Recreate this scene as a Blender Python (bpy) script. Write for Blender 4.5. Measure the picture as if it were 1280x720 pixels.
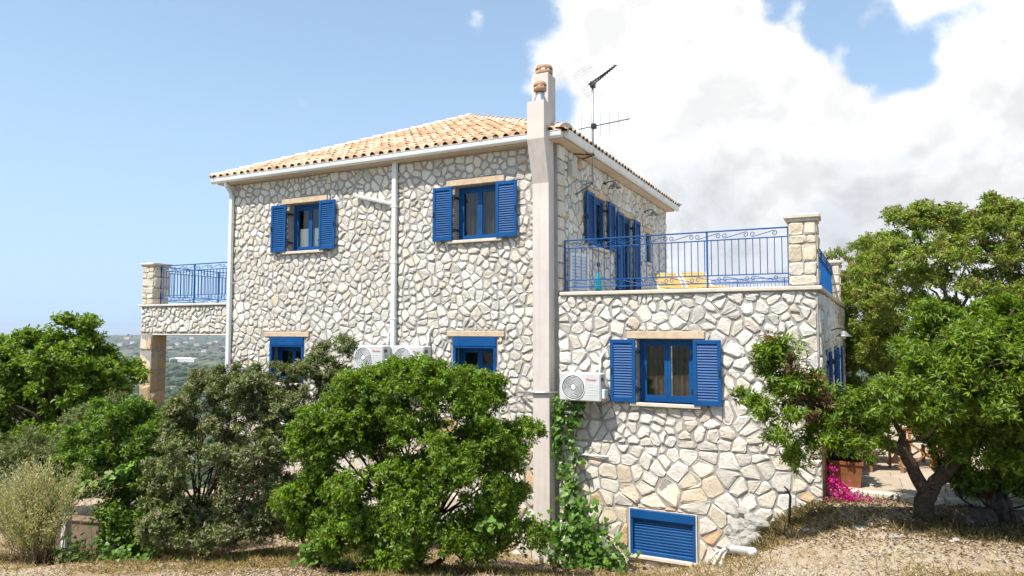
import bpy, bmesh, math, random
import numpy as np
from mathutils import Vector, Matrix

random.seed(7)
RNG = np.random.default_rng(7)
scene = bpy.context.scene
col = scene.collection
for o in list(bpy.data.objects):
    bpy.data.objects.remove(o)
R = math.radians

# ------------------------------------------------------------------ camera
CAM = np.array([4.99, -11.94, 5.0])
YAW, PITCH, LENS = R(26.5), math.atan(51 / 853.33), 24.0
cd = bpy.data.cameras.new('camera')
cd.lens = LENS; cd.sensor_width = 36; cd.clip_start = 0.1; cd.clip_end = 60000
cam = bpy.data.objects.new('camera', cd); col.objects.link(cam)
cam.location = CAM; cam.rotation_euler = (R(90) + PITCH, 0, YAW)
scene.camera = cam

FPX = 853.33
FW = np.array([-math.sin(YAW) * math.cos(PITCH), math.cos(YAW) * math.cos(PITCH), math.sin(PITCH)])
RT = np.array([math.cos(YAW), math.sin(YAW), 0.0])
UP = np.cross(RT, FW)
def ray(x, y): return FW * FPX + RT * (x - 640) - UP * (y - 360)
def onY(x, y, Y=0.0):
    d = ray(x, y); return CAM + d * ((Y - CAM[1]) / d[1])
def onX(x, y, X=0.0):
    d = ray(x, y); return CAM + d * ((X - CAM[0]) / d[0])
def atd(x, y, depth): return CAM + ray(x, y) * (depth / FPX)
def proj(P):
    q = np.asarray(P, float) - CAM; z = q @ FW
    return 640 + FPX * (q @ RT) / z, 360 - FPX * (q @ UP) / z, z

# ------------------------------------------------------------------ light
SUN_DIR = Vector((0.36, 1.0, -1.9)).normalized()        # direction the light travels
sun_el = math.asin(-SUN_DIR.z)
sd = bpy.data.lights.new('sun', 'SUN'); sd.energy = 4.7; sd.angle = R(0.53); sd.color = (1.0, 0.955, 0.88)
sun = bpy.data.objects.new('sun', sd); col.objects.link(sun)
sun.rotation_euler = SUN_DIR.to_track_quat('-Z', 'Y').to_euler()
sun.location = (0, -10, 40)

world = bpy.data.worlds.new('World'); scene.world = world; world.use_nodes = True
wt = world.node_tree; wt.nodes.clear()
def wn(t, **k):
    n = wt.nodes.new(t)
    for a, b in k.items(): setattr(n, a, b)
    return n
sky = wn('ShaderNodeTexSky'); sky.sky_type = 'NISHITA'; sky.sun_disc = False
sky.sun_elevation = sun_el
sky.sun_rotation = math.atan2(-SUN_DIR.x, -SUN_DIR.y)
sky.altitude = 100; sky.air_density = 1.0; sky.dust_density = 1.0; sky.ozone_density = 2.0
SKY_STRENGTH = 0.13
CLOUD = [  # pixel of the middle, angular radius in pixels, weight : banks of cumulus
    (735, 80, 85, .20), (840, 60, 130, .24), (940, 150, 170, .26), (770, 220, 110, .24), (1150, 265, 190, .26), (890, 10, 80, .14),
    (1265, 160, 90, .20), (1105, -15, 45, .26), (1185, 0, 45, .26), (1250, 85, 45, .20), (690, 240, 60, .16), (1000, 300, 180, .20),
    (1112, 60, 48, -.34), (1160, 86, 54, -.40), (1200, 70, 42, -.30), (1012, 6, 40, -.36), (1064, 36, 40, -.34), (955, 0, 22, -.22), (1290, 0, 46, -.36), (578, 32, 24, .22), (612, 26, 20, .17), (660, 40, 40, -.12),
    (640, 150, 60, -.18), (730, 132, 34, -.24), (1450, 200, 230, .26), (1800, 150, 280, .25), (-700, 150, 260, .2), (250, 150, 330, -.16)]
def banks(acc, vec, blobs, mth):
    for (x, y, r_, w) in blobs:
        d = ray(x, y); d = d / np.linalg.norm(d)
        dt = wn('ShaderNodeVectorMath', operation='DOT_PRODUCT'); wt.links.new(vec, dt.inputs[0]); dt.inputs[1].default_value = d
        mr = wn('ShaderNodeMapRange', interpolation_type='SMOOTHERSTEP')
        mr.inputs['From Min'].default_value = math.cos(min(1.4, r_ * 1.75 / FPX)); mr.inputs['From Max'].default_value = 1.0
        mr.inputs['To Min'].default_value = 0; mr.inputs['To Max'].default_value = w
        wt.links.new(dt.outputs['Value'], mr.inputs['Value'])
        acc = mth('ADD', acc, mr.outputs[0])
    return acc
# grey undersides of the banks
SHADE = [(900, 262, 110, .18), (1040, 240, 110, .22), (1150, 270, 90, .15), (790, 285, 90, .16), (1230, 120, 90, -.14), (1480, 240, 150, .18), (1800, 200, 220, .2), (-700, 240, 180, .2), (880, 70, 160, -.16)]
def cloud_density(vec, relief=False):
    def mth(op, p, q):
        m = wn('ShaderNodeMath', operation=op)
        for i, v in enumerate((p, q)):
            if hasattr(v, 'is_output'): wt.links.new(v, m.inputs[i])
            else: m.inputs[i].default_value = v
        return m.outputs[0]
    mp = wn('ShaderNodeMapping'); mp.inputs['Scale'].default_value = (1, 1, 1.2); mp.inputs['Location'].default_value = (3.3, 1.7, 0.4)
    wt.links.new(vec, mp.inputs['Vector'])
    nz = wn('ShaderNodeTexNoise'); nz.inputs['Scale'].default_value = 4.6; nz.inputs['Detail'].default_value = 9; nz.inputs['Roughness'].default_value = .58; nz.inputs['Distortion'].default_value = .3
    wt.links.new(mp.outputs[0], nz.inputs['Vector'])
    acc = mth('SUBTRACT', mth('MULTIPLY', nz.outputs['Fac'], 1.4), .2); soft = nz.outputs['Fac']
    wob = wn('ShaderNodeTexNoise'); wob.inputs['Scale'].default_value = 14; wob.inputs['Detail'].default_value = 5; wt.links.new(mp.outputs[0], wob.inputs['Vector'])
    wsc = wn('ShaderNodeVectorMath', operation='SCALE'); wsc.inputs['Scale'].default_value = .06; wt.links.new(wob.outputs['Color'], wsc.inputs[0])
    wad = wn('ShaderNodeVectorMath', operation='ADD'); wt.links.new(mp.outputs[0], wad.inputs[0]); wt.links.new(wsc.outputs[0], wad.inputs[1])
    fine = wn('ShaderNodeTexNoise'); fine.inputs['Scale'].default_value = 26; fine.inputs['Detail'].default_value = 7; fine.inputs['Roughness'].default_value = .62; wt.links.new(wad.outputs[0], fine.inputs['Vector'])
    acc = mth('ADD', acc, mth('MULTIPLY', mth('SUBTRACT', fine.outputs['Fac'], .5), .20))
    for sc, amp in ((8, .26), (21, .20)):
        vo = wn('ShaderNodeTexVoronoi', feature='SMOOTH_F1'); vo.inputs['Scale'].default_value = sc; vo.inputs['Smoothness'].default_value = .5; wt.links.new(wad.outputs[0], vo.inputs['Vector'])
        acc = mth('ADD', acc, mth('MULTIPLY', mth('SUBTRACT', .45, vo.outputs['Distance']), amp))
    if relief: return acc
    return acc, banks(acc, vec, CLOUD, mth), banks(mth('ADD', mth('MULTIPLY', soft, .55), mth('MULTIPLY', acc, .45)), vec, SHADE, mth)
tc = wn('ShaderNodeTexCoord')
nrm = wn('ShaderNodeVectorMath', operation='NORMALIZE'); wt.links.new(tc.outputs['Generated'], nrm.inputs[0])
raw, d0, d1 = cloud_density(nrm.outputs[0])
shf = wn('ShaderNodeVectorMath', operation='ADD'); wt.links.new(nrm.outputs[0], shf.inputs[0]); shf.inputs[1].default_value = Vector(-SUN_DIR) * .035
raw2 = cloud_density(shf.outputs[0], True)
rel = wn('ShaderNodeMath', operation='SUBTRACT'); wt.links.new(raw, rel.inputs[0]); wt.links.new(raw2, rel.inputs[1])
def mrange(v, a, b, c, d, smooth=True):
    m = wn('ShaderNodeMapRange', interpolation_type='SMOOTHSTEP' if smooth else 'LINEAR')
    for k, q in zip(('From Min', 'From Max', 'To Min', 'To Max'), (a, b, c, d)): m.inputs[k].default_value = q
    wt.links.new(v, m.inputs['Value']); return m.outputs[0]
cover = mrange(d0, .58, .84, 0, 1)
# noise plus placed SHADE blobs paint self-shadow grey into the cloud bases
base_shade = mrange(d1, .47, .98, 0, 1)
crp = wn('ShaderNodeMix', data_type='RGBA'); wt.links.new(base_shade, crp.inputs['Factor'])
crp.inputs['A'].default_value = (1.0, 1.0, 1.0, 1); crp.inputs['B'].default_value = (.63, .66, .705, 1)
cs = wn('ShaderNodeVectorMath', operation='SCALE'); wt.links.new(crp.outputs['Result'], cs.inputs[0]); wt.links.new(mrange(rel.outputs[0], -.16, .10, 5.0, 6.5), cs.inputs['Scale'])
# thin cloud veil and pale humid air low in the sky
sep = wn('ShaderNodeSeparateXYZ'); wt.links.new(nrm.outputs[0], sep.inputs[0])
hz = mrange(sep.outputs['Z'], -.02, .50, .9, .40)
pale = wn('ShaderNodeMix', data_type='RGBA'); wt.links.new(hz, pale.inputs['Factor'])
wt.links.new(sky.outputs[0], pale.inputs['A']); pale.inputs['B'].default_value = (3.0, 4.25, 5.7, 1)
mixc = wn('ShaderNodeMix', data_type='RGBA'); wt.links.new(cover, mixc.inputs['Factor'])
wt.links.new(pale.outputs['Result'], mixc.inputs['A']); wt.links.new(cs.outputs[0], mixc.inputs['B'])
bg = wn('ShaderNodeBackground'); bg.inputs['Strength'].default_value = SKY_STRENGTH
wt.links.new(mixc.outputs['Result'], bg.inputs['Color'])
wo = wn('ShaderNodeOutputWorld'); wt.links.new(bg.outputs[0], wo.inputs['Surface'])

world.cycles.sampling_method = 'MANUAL'; world.cycles.sample_map_resolution = 256
vs = scene.view_settings
vs.view_transform = 'Standard'; vs.look = 'None'; vs.gamma = 1.0; vs.use_curve_mapping = False
vs.exposure = 0.56

# ------------------------------------------------------------------ helpers
class MB:
    def __init__(s): s.v = []; s.f = []; s.c = []
    def add(s, vs, fs, c=None):
        n = len(s.v); s.v += [tuple(p) for p in vs]; s.f += [tuple(i + n for i in q) for q in fs]
        if c is not None: s.c += [c] * len(vs)
    def box(s, a, b, M=None, c=None):
        x0, y0, z0 = a; x1, y1, z1 = b
        P = [(x0, y0, z0), (x1, y0, z0), (x1, y1, z0), (x0, y1, z0), (x0, y0, z1), (x1, y0, z1), (x1, y1, z1), (x0, y1, z1)]
        if M: P = [M(*p) for p in P]
        s.add(P, [(0, 3, 2, 1), (4, 5, 6, 7), (0, 1, 5, 4), (1, 2, 6, 5), (2, 3, 7, 6), (3, 0, 4, 7)], c)
    def bbox(s, a, b, bev, M=None, c=None):     # box with chamfered edges
        x0, y0, z0 = a; x1, y1, z1 = b; e = bev
        P = []; idx = {}
        for ix in (0, 1):
            for iy in (0, 1):
                for iz in (0, 1):
                    X, Y, Z = (x0, x1)[ix], (y0, y1)[iy], (z0, z1)[iz]
                    sx, sy, sz = (1, -1)[ix], (1, -1)[iy], (1, -1)[iz]
                    for k, p in enumerate(((X, Y + sy * e, Z + sz * e), (X + sx * e, Y, Z + sz * e), (X + sx * e, Y + sy * e, Z))):
                        idx[(ix, iy, iz, k)] = len(P); P.append(p)
        F = []
        def g(ix, iy, iz, k): return idx[(ix, iy, iz, k)]
        for i in (0, 1):
            F.append([g(i, 0, 0, 0), g(i, 1, 0, 0), g(i, 1, 1, 0), g(i, 0, 1, 0)])
            F.append([g(0, i, 0, 1), g(1, i, 0, 1), g(1, i, 1, 1), g(0, i, 1, 1)])
            F.append([g(0, 0, i, 2), g(1, 0, i, 2), g(1, 1, i, 2), g(0, 1, i, 2)])
            for j in (0, 1):
                F.append([g(i, j, 0, 0), g(i, j, 0, 1), g(i, j, 1, 1), g(i, j, 1, 0)])
                F.append([g(i, 0, j, 0), g(i, 0, j, 2), g(i, 1, j, 2), g(i, 1, j, 0)])
                F.append([g(0, i, j, 1), g(0, i, j, 2), g(1, i, j, 2), g(1, i, j, 1)])
                for k in (0, 1): F.append([g(i, j, k, 0), g(i, j, k, 1), g(i, j, k, 2)])
        if M: P = [M(*p) for p in P]
        s.add(P, F, c)
    def tube(s, pts, r, n=6, cap=True, c=None):
        pts = [Vector(p) for p in pts]; m = len(pts)
        rr = r if hasattr(r, '__len__') else [r] * m
        ring = []; up = None
        for i, p in enumerate(pts):
            t = (pts[min(i + 1, m - 1)] - pts[max(i - 1, 0)])
            if t.length < 1e-9: t = Vector((0, 0, 1))
            t.normalize()
            if up is None:
                up = t.orthogonal().normalized()
            else:
                up = up - t * up.dot(t)
                if up.length < 1e-6: up = t.orthogonal()
                up.normalize()
            w = t.cross(up)
            ring.append([p + (up * math.cos(2 * math.pi * k / n) + w * math.sin(2 * math.pi * k / n)) * rr[i] for k in range(n)])
        V = [q for rg in ring for q in rg]; F = []
        for i in range(m - 1):
            for k in range(n):
                F.append((i * n + k, i * n + (k + 1) % n, (i + 1) * n + (k + 1) % n, (i + 1) * n + k))
        if cap: F.append(tuple(range(n - 1, -1, -1))); F.append(tuple((m - 1) * n + k for k in range(n)))
        s.add(V, F, c)
    def lathe(s, prof, centre, n=16, M=None):
        V = []; F = []
        for (r, z) in prof:
            for k in range(n):
                a = 2 * math.pi * k / n; V.append((centre[0] + r * math.cos(a), centre[1] + r * math.sin(a), centre[2] + z))
        for i in range(len(prof) - 1):
            for k in range(n): F.append((i * n + k, i * n + (k + 1) % n, (i + 1) * n + (k + 1) % n, (i + 1) * n + k))
        if M: V = [M(*p) for p in V]
        s.add(V, F)
    def mesh(s, name):
        me = bpy.data.meshes.new(name); me.from_pydata([tuple(p) for p in s.v], [], s.f)
        if s.c and len(s.c) == len(s.v):
            at = me.attributes.new('Col', 'FLOAT_COLOR', 'POINT')
            at.data.foreach_set('color', np.array([(*q, 1.0) for q in s.c], np.float32).ravel())
        me.update(); return me
    def build(s, name, mat, parent=None, smooth=False):
        me = s.mesh(name)
        bm = bmesh.new(); bm.from_mesh(me); bmesh.ops.recalc_face_normals(bm, faces=bm.faces); bm.to_mesh(me); bm.free()
        return link(name, me, mat, parent, smooth)
def link(name, me, mat, parent=None, smooth=False):
    if mat is not None and not me.materials: me.materials.append(mat)
    if smooth: me.shade_smooth()
    o = bpy.data.objects.new(name, me); col.objects.link(o)
    if parent is not None:
        o.parent = parent
        o.matrix_parent_inverse = world_inv(parent)
    return o
_inv = {}
def world_inv(p):
    if p.name not in _inv:
        M = Matrix.Identity(4); q = p
        chain = []
        while q is not None: chain.append(q); q = q.parent
        for q in reversed(chain):
            M = M @ (q.matrix_parent_inverse if q.parent else Matrix.Identity(4)) @ q.matrix_basis
        _inv[p.name] = M.inverted()
    return _inv[p.name]
def thing(name, loc, label, cat, group=None):
    o = bpy.data.objects.new(name, None); col.objects.link(o); o.location = loc; o.empty_display_size = .3
    return tag(o, label, cat, group)
def tag(o, label=None, cat=None, group=None, kind=None):
    if label: o['label'] = label
    if cat: o['category'] = cat
    if group: o['group'] = group
    if kind: o['kind'] = kind
    return o

# ------------------------------------------------------------------ materials
def material(name, build):
    m = bpy.data.materials.new(name); m.use_nodes = True; nt = m.node_tree; nt.nodes.clear()
    out = nt.nodes.new('ShaderNodeOutputMaterial'); build(nt, out); return m
def N(nt, t, **k):
    n = nt.nodes.new(t)
    for a, b in k.items():
        if a in n.inputs: n.inputs[a].default_value = b
        else: setattr(n, a, b)
    return n
def ramp(nt, fac, stops):
    r = nt.nodes.new('ShaderNodeValToRGB'); e = r.color_ramp.elements
    while len(e) > 1: e.remove(e[-1])
    e[0].position = stops[0][0]; e[0].color = (*stops[0][1], 1)
    for p, c in stops[1:]:
        q = e.new(p); q.color = (*c, 1)
    nt.links.new(fac, r.inputs['Fac']); return r.outputs['Color']
def mixcol(nt, f, a, b, blend='MIX'):
    m = nt.nodes.new('ShaderNodeMix'); m.data_type = 'RGBA'; m.blend_type = blend
    for s, v in (('Factor', f), ('A', a), ('B', b)):
        if hasattr(v, 'is_output'): nt.links.new(v, m.inputs[s])
        else: m.inputs[s].default_value = v if s == 'Factor' else (*v, 1)
    return m.outputs['Result']
def noise(nt, scale, detail=5, rough=.6, vec=None):
    n = N(nt, 'ShaderNodeTexNoise', Scale=scale, Detail=detail, Roughness=rough)
    if vec is None:
        g = nt.nodes.new('ShaderNodeNewGeometry'); vec = g.outputs['Position']
    nt.links.new(vec, n.inputs['Vector']); return n.outputs['Fac']
def simple(name, c1, c2, scale=6, rough=.6, bump=.2, bscale=60, spec=.4, metal=0.0, bdist=.01):
    def b(nt, out):
        f = noise(nt, scale); c = ramp(nt, f, [(.3, c1), (.7, c2)])
        p = N(nt, 'ShaderNodeBsdfPrincipled', Roughness=rough, Metallic=metal); p.inputs['Specular IOR Level'].default_value = spec
        nt.links.new(c, p.inputs['Base Color'])
        if bump:
            bu = N(nt, 'ShaderNodeBump', Strength=bump, Distance=bdist); nt.links.new(noise(nt, bscale), bu.inputs['Height']); nt.links.new(bu.outputs[0], p.inputs['Normal'])
        nt.links.new(p.outputs[0], out.inputs['Surface'])
    return material(name, b)
def attr_stone(nt, out):
    a = N(nt, 'ShaderNodeAttribute'); a.attribute_name = 'Col'
    f1 = noise(nt, 14, 6); f2 = noise(nt, 55, 5)
    c = mixcol(nt, 1.0, a.outputs['Color'], ramp(nt, f1, [(.25, (.80, .78, .75)), (.5, (1, 1, 1)), (.8, (1.06, 1.04, .99))]), 'MULTIPLY')
    pits = ramp(nt, f2, [(.30, (.52, .49, .46)), (.42, (1, 1, 1))])
    c = mixcol(nt, .75, c, pits, 'MULTIPLY')
    p = N(nt, 'ShaderNodeBsdfPrincipled', Roughness=.9); p.inputs['Specular IOR Level'].default_value = .2
    nt.links.new(c, p.inputs['Base Color'])
    bu = N(nt, 'ShaderNodeBump', Strength=.75, Distance=.02); nt.links.new(noise(nt, 24, 8, .68), bu.inputs['Height']); nt.links.new(bu.outputs[0], p.inputs['Normal'])
    nt.links.new(p.outputs[0], out.inputs['Surface'])
M_STONE = material('stone', attr_stone)
M_MORTAR = simple('mortar', (.31, .29, .262), (.42, .395, .36), 5, .95, .7, 45, .1, bdist=.015)
M_TRIM = simple('trim_stone', (.56, .49, .40), (.68, .61, .52), 7, .85, .4, 50, .2)
M_LINTEL = simple('lintel_stone', (.50, .37, .24), (.66, .52, .37), 9, .85, .5, 50, .2)
def plaster_mat(nt, out):
    g = N(nt, 'ShaderNodeNewGeometry'); mp = N(nt, 'ShaderNodeMapping'); mp.inputs['Scale'].default_value = (14, 14, .7); nt.links.new(g.outputs['Position'], mp.inputs['Vector'])
    f = noise(nt, 1.0, 6, .6, mp.outputs[0]); c = ramp(nt, noise(nt, 2.2, 5), [(.3, (.60, .53, .475)), (.7, (.68, .61, .555))])
    c = mixcol(nt, .35, c, ramp(nt, f, [(.34, (.74, .72, .70)), (.52, (1, 1, 1))]), 'MULTIPLY')
    p = N(nt, 'ShaderNodeBsdfPrincipled', Roughness=.9); p.inputs['Specular IOR Level'].default_value = .2; nt.links.new(c, p.inputs['Base Color'])
    bu = N(nt, 'ShaderNodeBump', Strength=.2, Distance=.01); nt.links.new(noise(nt, 80), bu.inputs['Height']); nt.links.new(bu.outputs[0], p.inputs['Normal']); nt.links.new(p.outputs[0], out.inputs['Surface'])
M_PLASTER = material('plaster_pinkish', plaster_mat)
M_SOFFIT = simple('soffit', (.52, .42, .33), (.60, .50, .40), 3, .8, .1, 60, .2)
M_WHITE = simple('white_plastic', (.72, .73, .72), (.80, .80, .79), 3, .45, .05, 40, .5)
M_GUTTER = simple('white_gutter', (.66, .67, .65), (.77, .77, .75), 2.5, .4, .05, 30, .5)
M_GREYMETAL = simple('grey_metal', (.35, .35, .35), (.52, .52, .52), 10, .4, .1, 60, .5, .8)
M_RUST = simple('rusty_steel', (.10, .05, .03), (.24, .12, .07), 14, .7, .4, 70, .3)
M_BLACK = simple('black_iron', (.012, .012, .014), (.03, .03, .032), 9, .5, .1, 60, .4)
M_BLUE = simple('blue_paint', (.002, .060, .205), (.005, .085, .265), 2.5, .5, .12, 40, .25)
M_BLUE2 = simple('blue_rail_paint', (.003, .07, .24), (.006, .10, .32), 5, .5, .08, 80, .25)
M_DARKIN = simple('dark_interior', (.03, .03, .03), (.06, .055, .05), 2, .9, 0)
M_CURTAIN = simple('brown_curtain', (.05, .034, .022), (.12, .085, .055), 3, .95, .2, 90)
M_NET = simple('white_net_curtain', (.34, .34, .33), (.44, .43, .42), 3, .95, .2, 90)
M_DARKGRILLE = simple('dark_grille', (.045, .045, .05), (.08, .08, .085), 12, .5, .1)
M_ACTEXT = simple('red_print', (.55, .03, .03), (.6, .05, .05), 3, .5, 0)
M_WOOD = simple('varnished_wood', (.26, .11, .035), (.42, .20, .07), 14, .5, .2, 50, .4)
M_YELLOW = simple('yellow_fabric', (.52, .34, .09), (.62, .43, .14), 5, .8, .3, 120)
M_PALEWOOD = simple('pale_frame', (.62, .54, .42), (.72, .64, .52), 9, .6, .1)
M_TEAL = simple('teal_fabric', (.01, .22, .26), (.02, .32, .36), 8, .8, .2)
M_BARK = simple('bark', (.045, .032, .022), (.12, .09, .065), 22, .95, 1.0, 45, .1, bdist=.03)
M_BARKG = simple('grey_bark', (.10, .085, .07), (.24, .21, .18), 22, .95, 1.0, 45, .1, bdist=.03)
M_TERRA = simple('terracotta', (.19, .07, .03), (.29, .12, .05), 9, .75, .3, 50, .2)
M_PAVE = simple('paving', (.36, .29, .215), (.48, .40, .30), 3.2, .8, .25, 40, .25)
M_JOINT = simple('paving_joint', (.26, .23, .19), (.34, .30, .25), 5, .95, .2)
M_PVC = simple('pvc_pipe', (.62, .62, .61), (.74, .74, .73), 12, .4, .1)
M_BEIGEWALL = simple('brown_render', (.19, .13, .095), (.25, .18, .13), 3, .9, .3, 50)
M_FARWHITE = simple('far_white_wall', (.55, .52, .47), (.72, .69, .64), .01, .9, 0)
M_FARROOF = simple('far_roof', (.34, .18, .11), (.44, .25, .16), .05, .9, 0)
M_DEADWOOD = simple('dead_wood', (.022, .018, .015), (.085, .07, .058), 16, .95, 1.0, 30, .1, bdist=.03)

def glass_mat(nt, out):
    fr = N(nt, 'ShaderNodeFresnel', IOR=1.75); tr = N(nt, 'ShaderNodeBsdfTransparent'); tr.inputs['Color'].default_value = (.86, .89, .89, 1)
    gl = N(nt, 'ShaderNodeBsdfGlossy', Roughness=.015); m = N(nt, 'ShaderNodeMixShader')
    ge = N(nt, 'ShaderNodeNewGeometry'); iv = N(nt, 'ShaderNodeMath', operation='SUBTRACT'); iv.inputs[0].default_value = 1; nt.links.new(ge.outputs['Backfacing'], iv.inputs[1])
    fm = N(nt, 'ShaderNodeMath', operation='MULTIPLY'); nt.links.new(fr.outputs[0], fm.inputs[0]); nt.links.new(iv.outputs[0], fm.inputs[1])
    nt.links.new(fm.outputs[0], m.inputs['Fac']); nt.links.new(tr.outputs[0], m.inputs[1]); nt.links.new(gl.outputs[0], m.inputs[2])
    nt.links.new(m.outputs[0], out.inputs['Surface'])
M_GLASS = material('window_glass', glass_mat)

def tile_mat(nt, out):
    oi = N(nt, 'ShaderNodeObjectInfo'); g = N(nt, 'ShaderNodeNewGeometry')
    wv = N(nt, 'ShaderNodeTexWhiteNoise'); wv.noise_dimensions = '3D'
    sn = N(nt, 'ShaderNodeVectorMath', operation='SNAP'); nt.links.new(g.outputs['Position'], sn.inputs[0]); sn.inputs[1].default_value = (.23, .33, 5)
    nt.links.new(sn.outputs[0], wv.inputs['Vector'])
    c = ramp(nt, wv.outputs['Value'], [(0, (.52, .32, .19)), (.3, (.62, .40, .245)), (.65, (.68, .48, .32)), (1, (.72, .57, .42))])
    f = noise(nt, 9, 6); c = mixcol(nt, .8, c, ramp(nt, f, [(.28, (.66, .60, .55)), (.5, (1, 1, 1)), (.78, (1.1, 1.08, 1.05))]), 'MULTIPLY')
    p = N(nt, 'ShaderNodeBsdfPrincipled', Roughness=.85); p.inputs['Specular IOR Level'].default_value = .2
    nt.links.new(c, p.inputs['Base Color'])
    bu = N(nt, 'ShaderNodeBump', Strength=.3, Distance=.01); nt.links.new(noise(nt, 60), bu.inputs['Height']); nt.links.new(bu.outputs[0], p.inputs['Normal'])
    nt.links.new(p.outputs[0], out.inputs['Surface'])
M_TILE = material('clay_tile', tile_mat)
M_CAP = simple('limewashed_cap_tile', (.58, .44, .33), (.80, .70, .60), 5, .85, .4, 50, .2)

def leaf_mat(name, trans=.42, rough=.42, gloss=.35):
    def b(nt, out):
        a = N(nt, 'ShaderNodeAttribute'); a.attribute_name = 'Col'
        p = N(nt, 'ShaderNodeBsdfPrincipled', Roughness=rough); p.inputs['Specular IOR Level'].default_value = gloss
        nt.links.new(a.outputs['Color'], p.inputs['Base Color'])
        t = N(nt, 'ShaderNodeBsdfTranslucent'); c = mixcol(nt, 1.0, a.outputs['Color'], (1.25, 1.35, .55), 'MULTIPLY'); nt.links.new(c, t.inputs['Color'])
        m = N(nt, 'ShaderNodeMixShader', Fac=trans); nt.links.new(p.outputs[0], m.inputs[1]); nt.links.new(t.outputs[0], m.inputs[2])
        nt.links.new(m.outputs[0], out.inputs['Surface'])
    return material(name, b)
M_LEAF = leaf_mat('leaf'); M_LEAFDULL = leaf_mat('dull_leaf', .25, .55, .25); M_DRY = leaf_mat('dry_plant', .25, .8, .15); M_PETAL = leaf_mat('petal', .45, .6, .2)
def attr_mat(name, rough=.95):
    def b(nt, out):
        a = N(nt, 'ShaderNodeAttribute'); a.attribute_name = 'Col'
        p = N(nt, 'ShaderNodeBsdfPrincipled', Roughness=rough); p.inputs['Specular IOR Level'].default_value = .15
        nt.links.new(a.outputs['Color'], p.inputs['Base Color']); nt.links.new(p.outputs[0], out.inputs['Surface'])
    return material(name, b)
M_GRAVEL = attr_mat('gravel'); M_SCRUB = attr_mat('scrub')

# ------------------------------------------------------------------ terrain
CP = np.array([  # x, y, height of the ground
    (4.5, 0, 2.28), (5.8, -.6, 2.33), (6.5, -3, 2.42), (8, -1, 2.36), (5, -6, 2.62), (5, -12, 3.1), (10, -6, 2.75), (10, .2, 2.36), (14, -3, 2.6), (0, -12, 2.75),
    (3.95, -.25, 2.02), (3.4, -.3, 1.52), (3.0, -.35, 1.16), (2.4, -.2, .95), (1.6, -.2, .88), (.6, -.2, .78), (-4, 0, .62), (-9, 0, .5), (-13, 0, .35),
    (2.6, -2.2, 1.55), (1.0, -2.0, 1.16), (.9, -3.8, 1.78), (-1.3, -2.8, 1.24), (-1.5, -5, 1.85), (-5.3, -6.6, 1.72), (-6.1, -2.8, .82), (-8.2, -4.5, 1.0), (-9, -8, 1.5), (-5, -12, 2.4), (-16, -4, .1),
    (4.2, -2.2, 2.15), (3.0, -4.2, 2.08), (8, 12, 2.3), (0, 14, 1.5), (-12, 12, -.3), (-22, 4, -2.0), (18, 4, 2.4), (10, -16, 3.2), (-4, -18, 2.8)])
def _phi(r2): return np.where(r2 > 1e-12, .5 * r2 * np.log(np.maximum(r2, 1e-12)), 0)
_n = len(CP); _A = np.zeros((_n + 3, _n + 3)); _d = ((CP[:, None, :2] - CP[None, :, :2]) ** 2).sum(-1)
_A[:_n, :_n] = _phi(_d) + np.eye(_n) * .02
_A[:_n, _n] = 1; _A[:_n, _n + 1:] = CP[:, :2]; _A[_n, :_n] = 1; _A[_n + 1:, :_n] = CP[:, :2].T
_W = np.linalg.solve(_A, np.concatenate([CP[:, 2], np.zeros(3)]))
def _hash(ix, iy):
    v = np.sin(ix * 127.1 + iy * 311.7) * 43758.5453; return v - np.floor(v)
def vnoise(x, y):
    ix, iy = np.floor(x), np.floor(y); fx, fy = x - ix, y - iy
    fx = fx * fx * (3 - 2 * fx); fy = fy * fy * (3 - 2 * fy)
    return (_hash(ix, iy) * (1 - fx) + _hash(ix + 1, iy) * fx) * (1 - fy) + (_hash(ix, iy + 1) * (1 - fx) + _hash(ix + 1, iy + 1) * fx) * fy
def fbm(x, y, o=4):
    s = 0; a = .5
    for i in range(o): s = s + a * vnoise(x * 2 ** i + 17.3 * i, y * 2 ** i + 5.1 * i); a *= .5
    return s
def ground(x, y, bump=True):
    x = np.asarray(x, float); y = np.asarray(y, float); sh_ = x.shape
    X, Y = x.ravel(), y.ravel()
    dx, dy = X - CAM[0], Y - CAM[1]; rad = np.hypot(dx, dy)
    cx, cy = np.clip(X, -18, 16), np.clip(Y, -17, 14)
    d2 = (cx[:, None] - CP[None, :, 0]) ** 2 + (cy[:, None] - CP[None, :, 1]) ** 2
    near = _phi(d2) @ _W[:_n] + _W[_n] + cx * _W[_n + 1] + cy * _W[_n + 2]
    if bump: near = near + (fbm(X * 1.3, Y * 1.3) - .47) * .16 + (fbm(X * 5, Y * 5, 3) - .44) * .05
    far = 5 + np.interp(rad, [0, 30, 60, 120, 250, 600, 1300, 2600, 4200, 5600, 7000, 9000, 20000], [-5, -8, -17, -34, -55, -82, -100, -98, -70, -52, -70, -140, -300])
    far = far + (fbm(X / 420., Y / 420.) - .47) * np.clip(rad / 40 - 2, 0, 46) + (fbm(X / 90., Y / 90.) - .47) * np.clip(rad / 60 - 1, 0, 14)
    t = np.clip((np.hypot(X + 1, Y + 2) - 17) / 16, 0, 1); t = t * t * (3 - 2 * t)
    return (near * (1 - t) + far * t).reshape(sh_)
def hit(x, y, d0=5.0, d1=16.0):
    """where the ray through a photo pixel meets the ground"""
    ds = np.arange(d0, d1, .02); P = CAM[None] + ray(x, y)[None] * (ds / FPX)[:, None]
    k = np.nonzero(P[:, 2] <= ground(P[:, 0], P[:, 1]))[0]
    return P[k[0]] if len(k) else P[-1]
def gz(x, y): return float(ground(np.array([x]), np.array([y]))[0])

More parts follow.
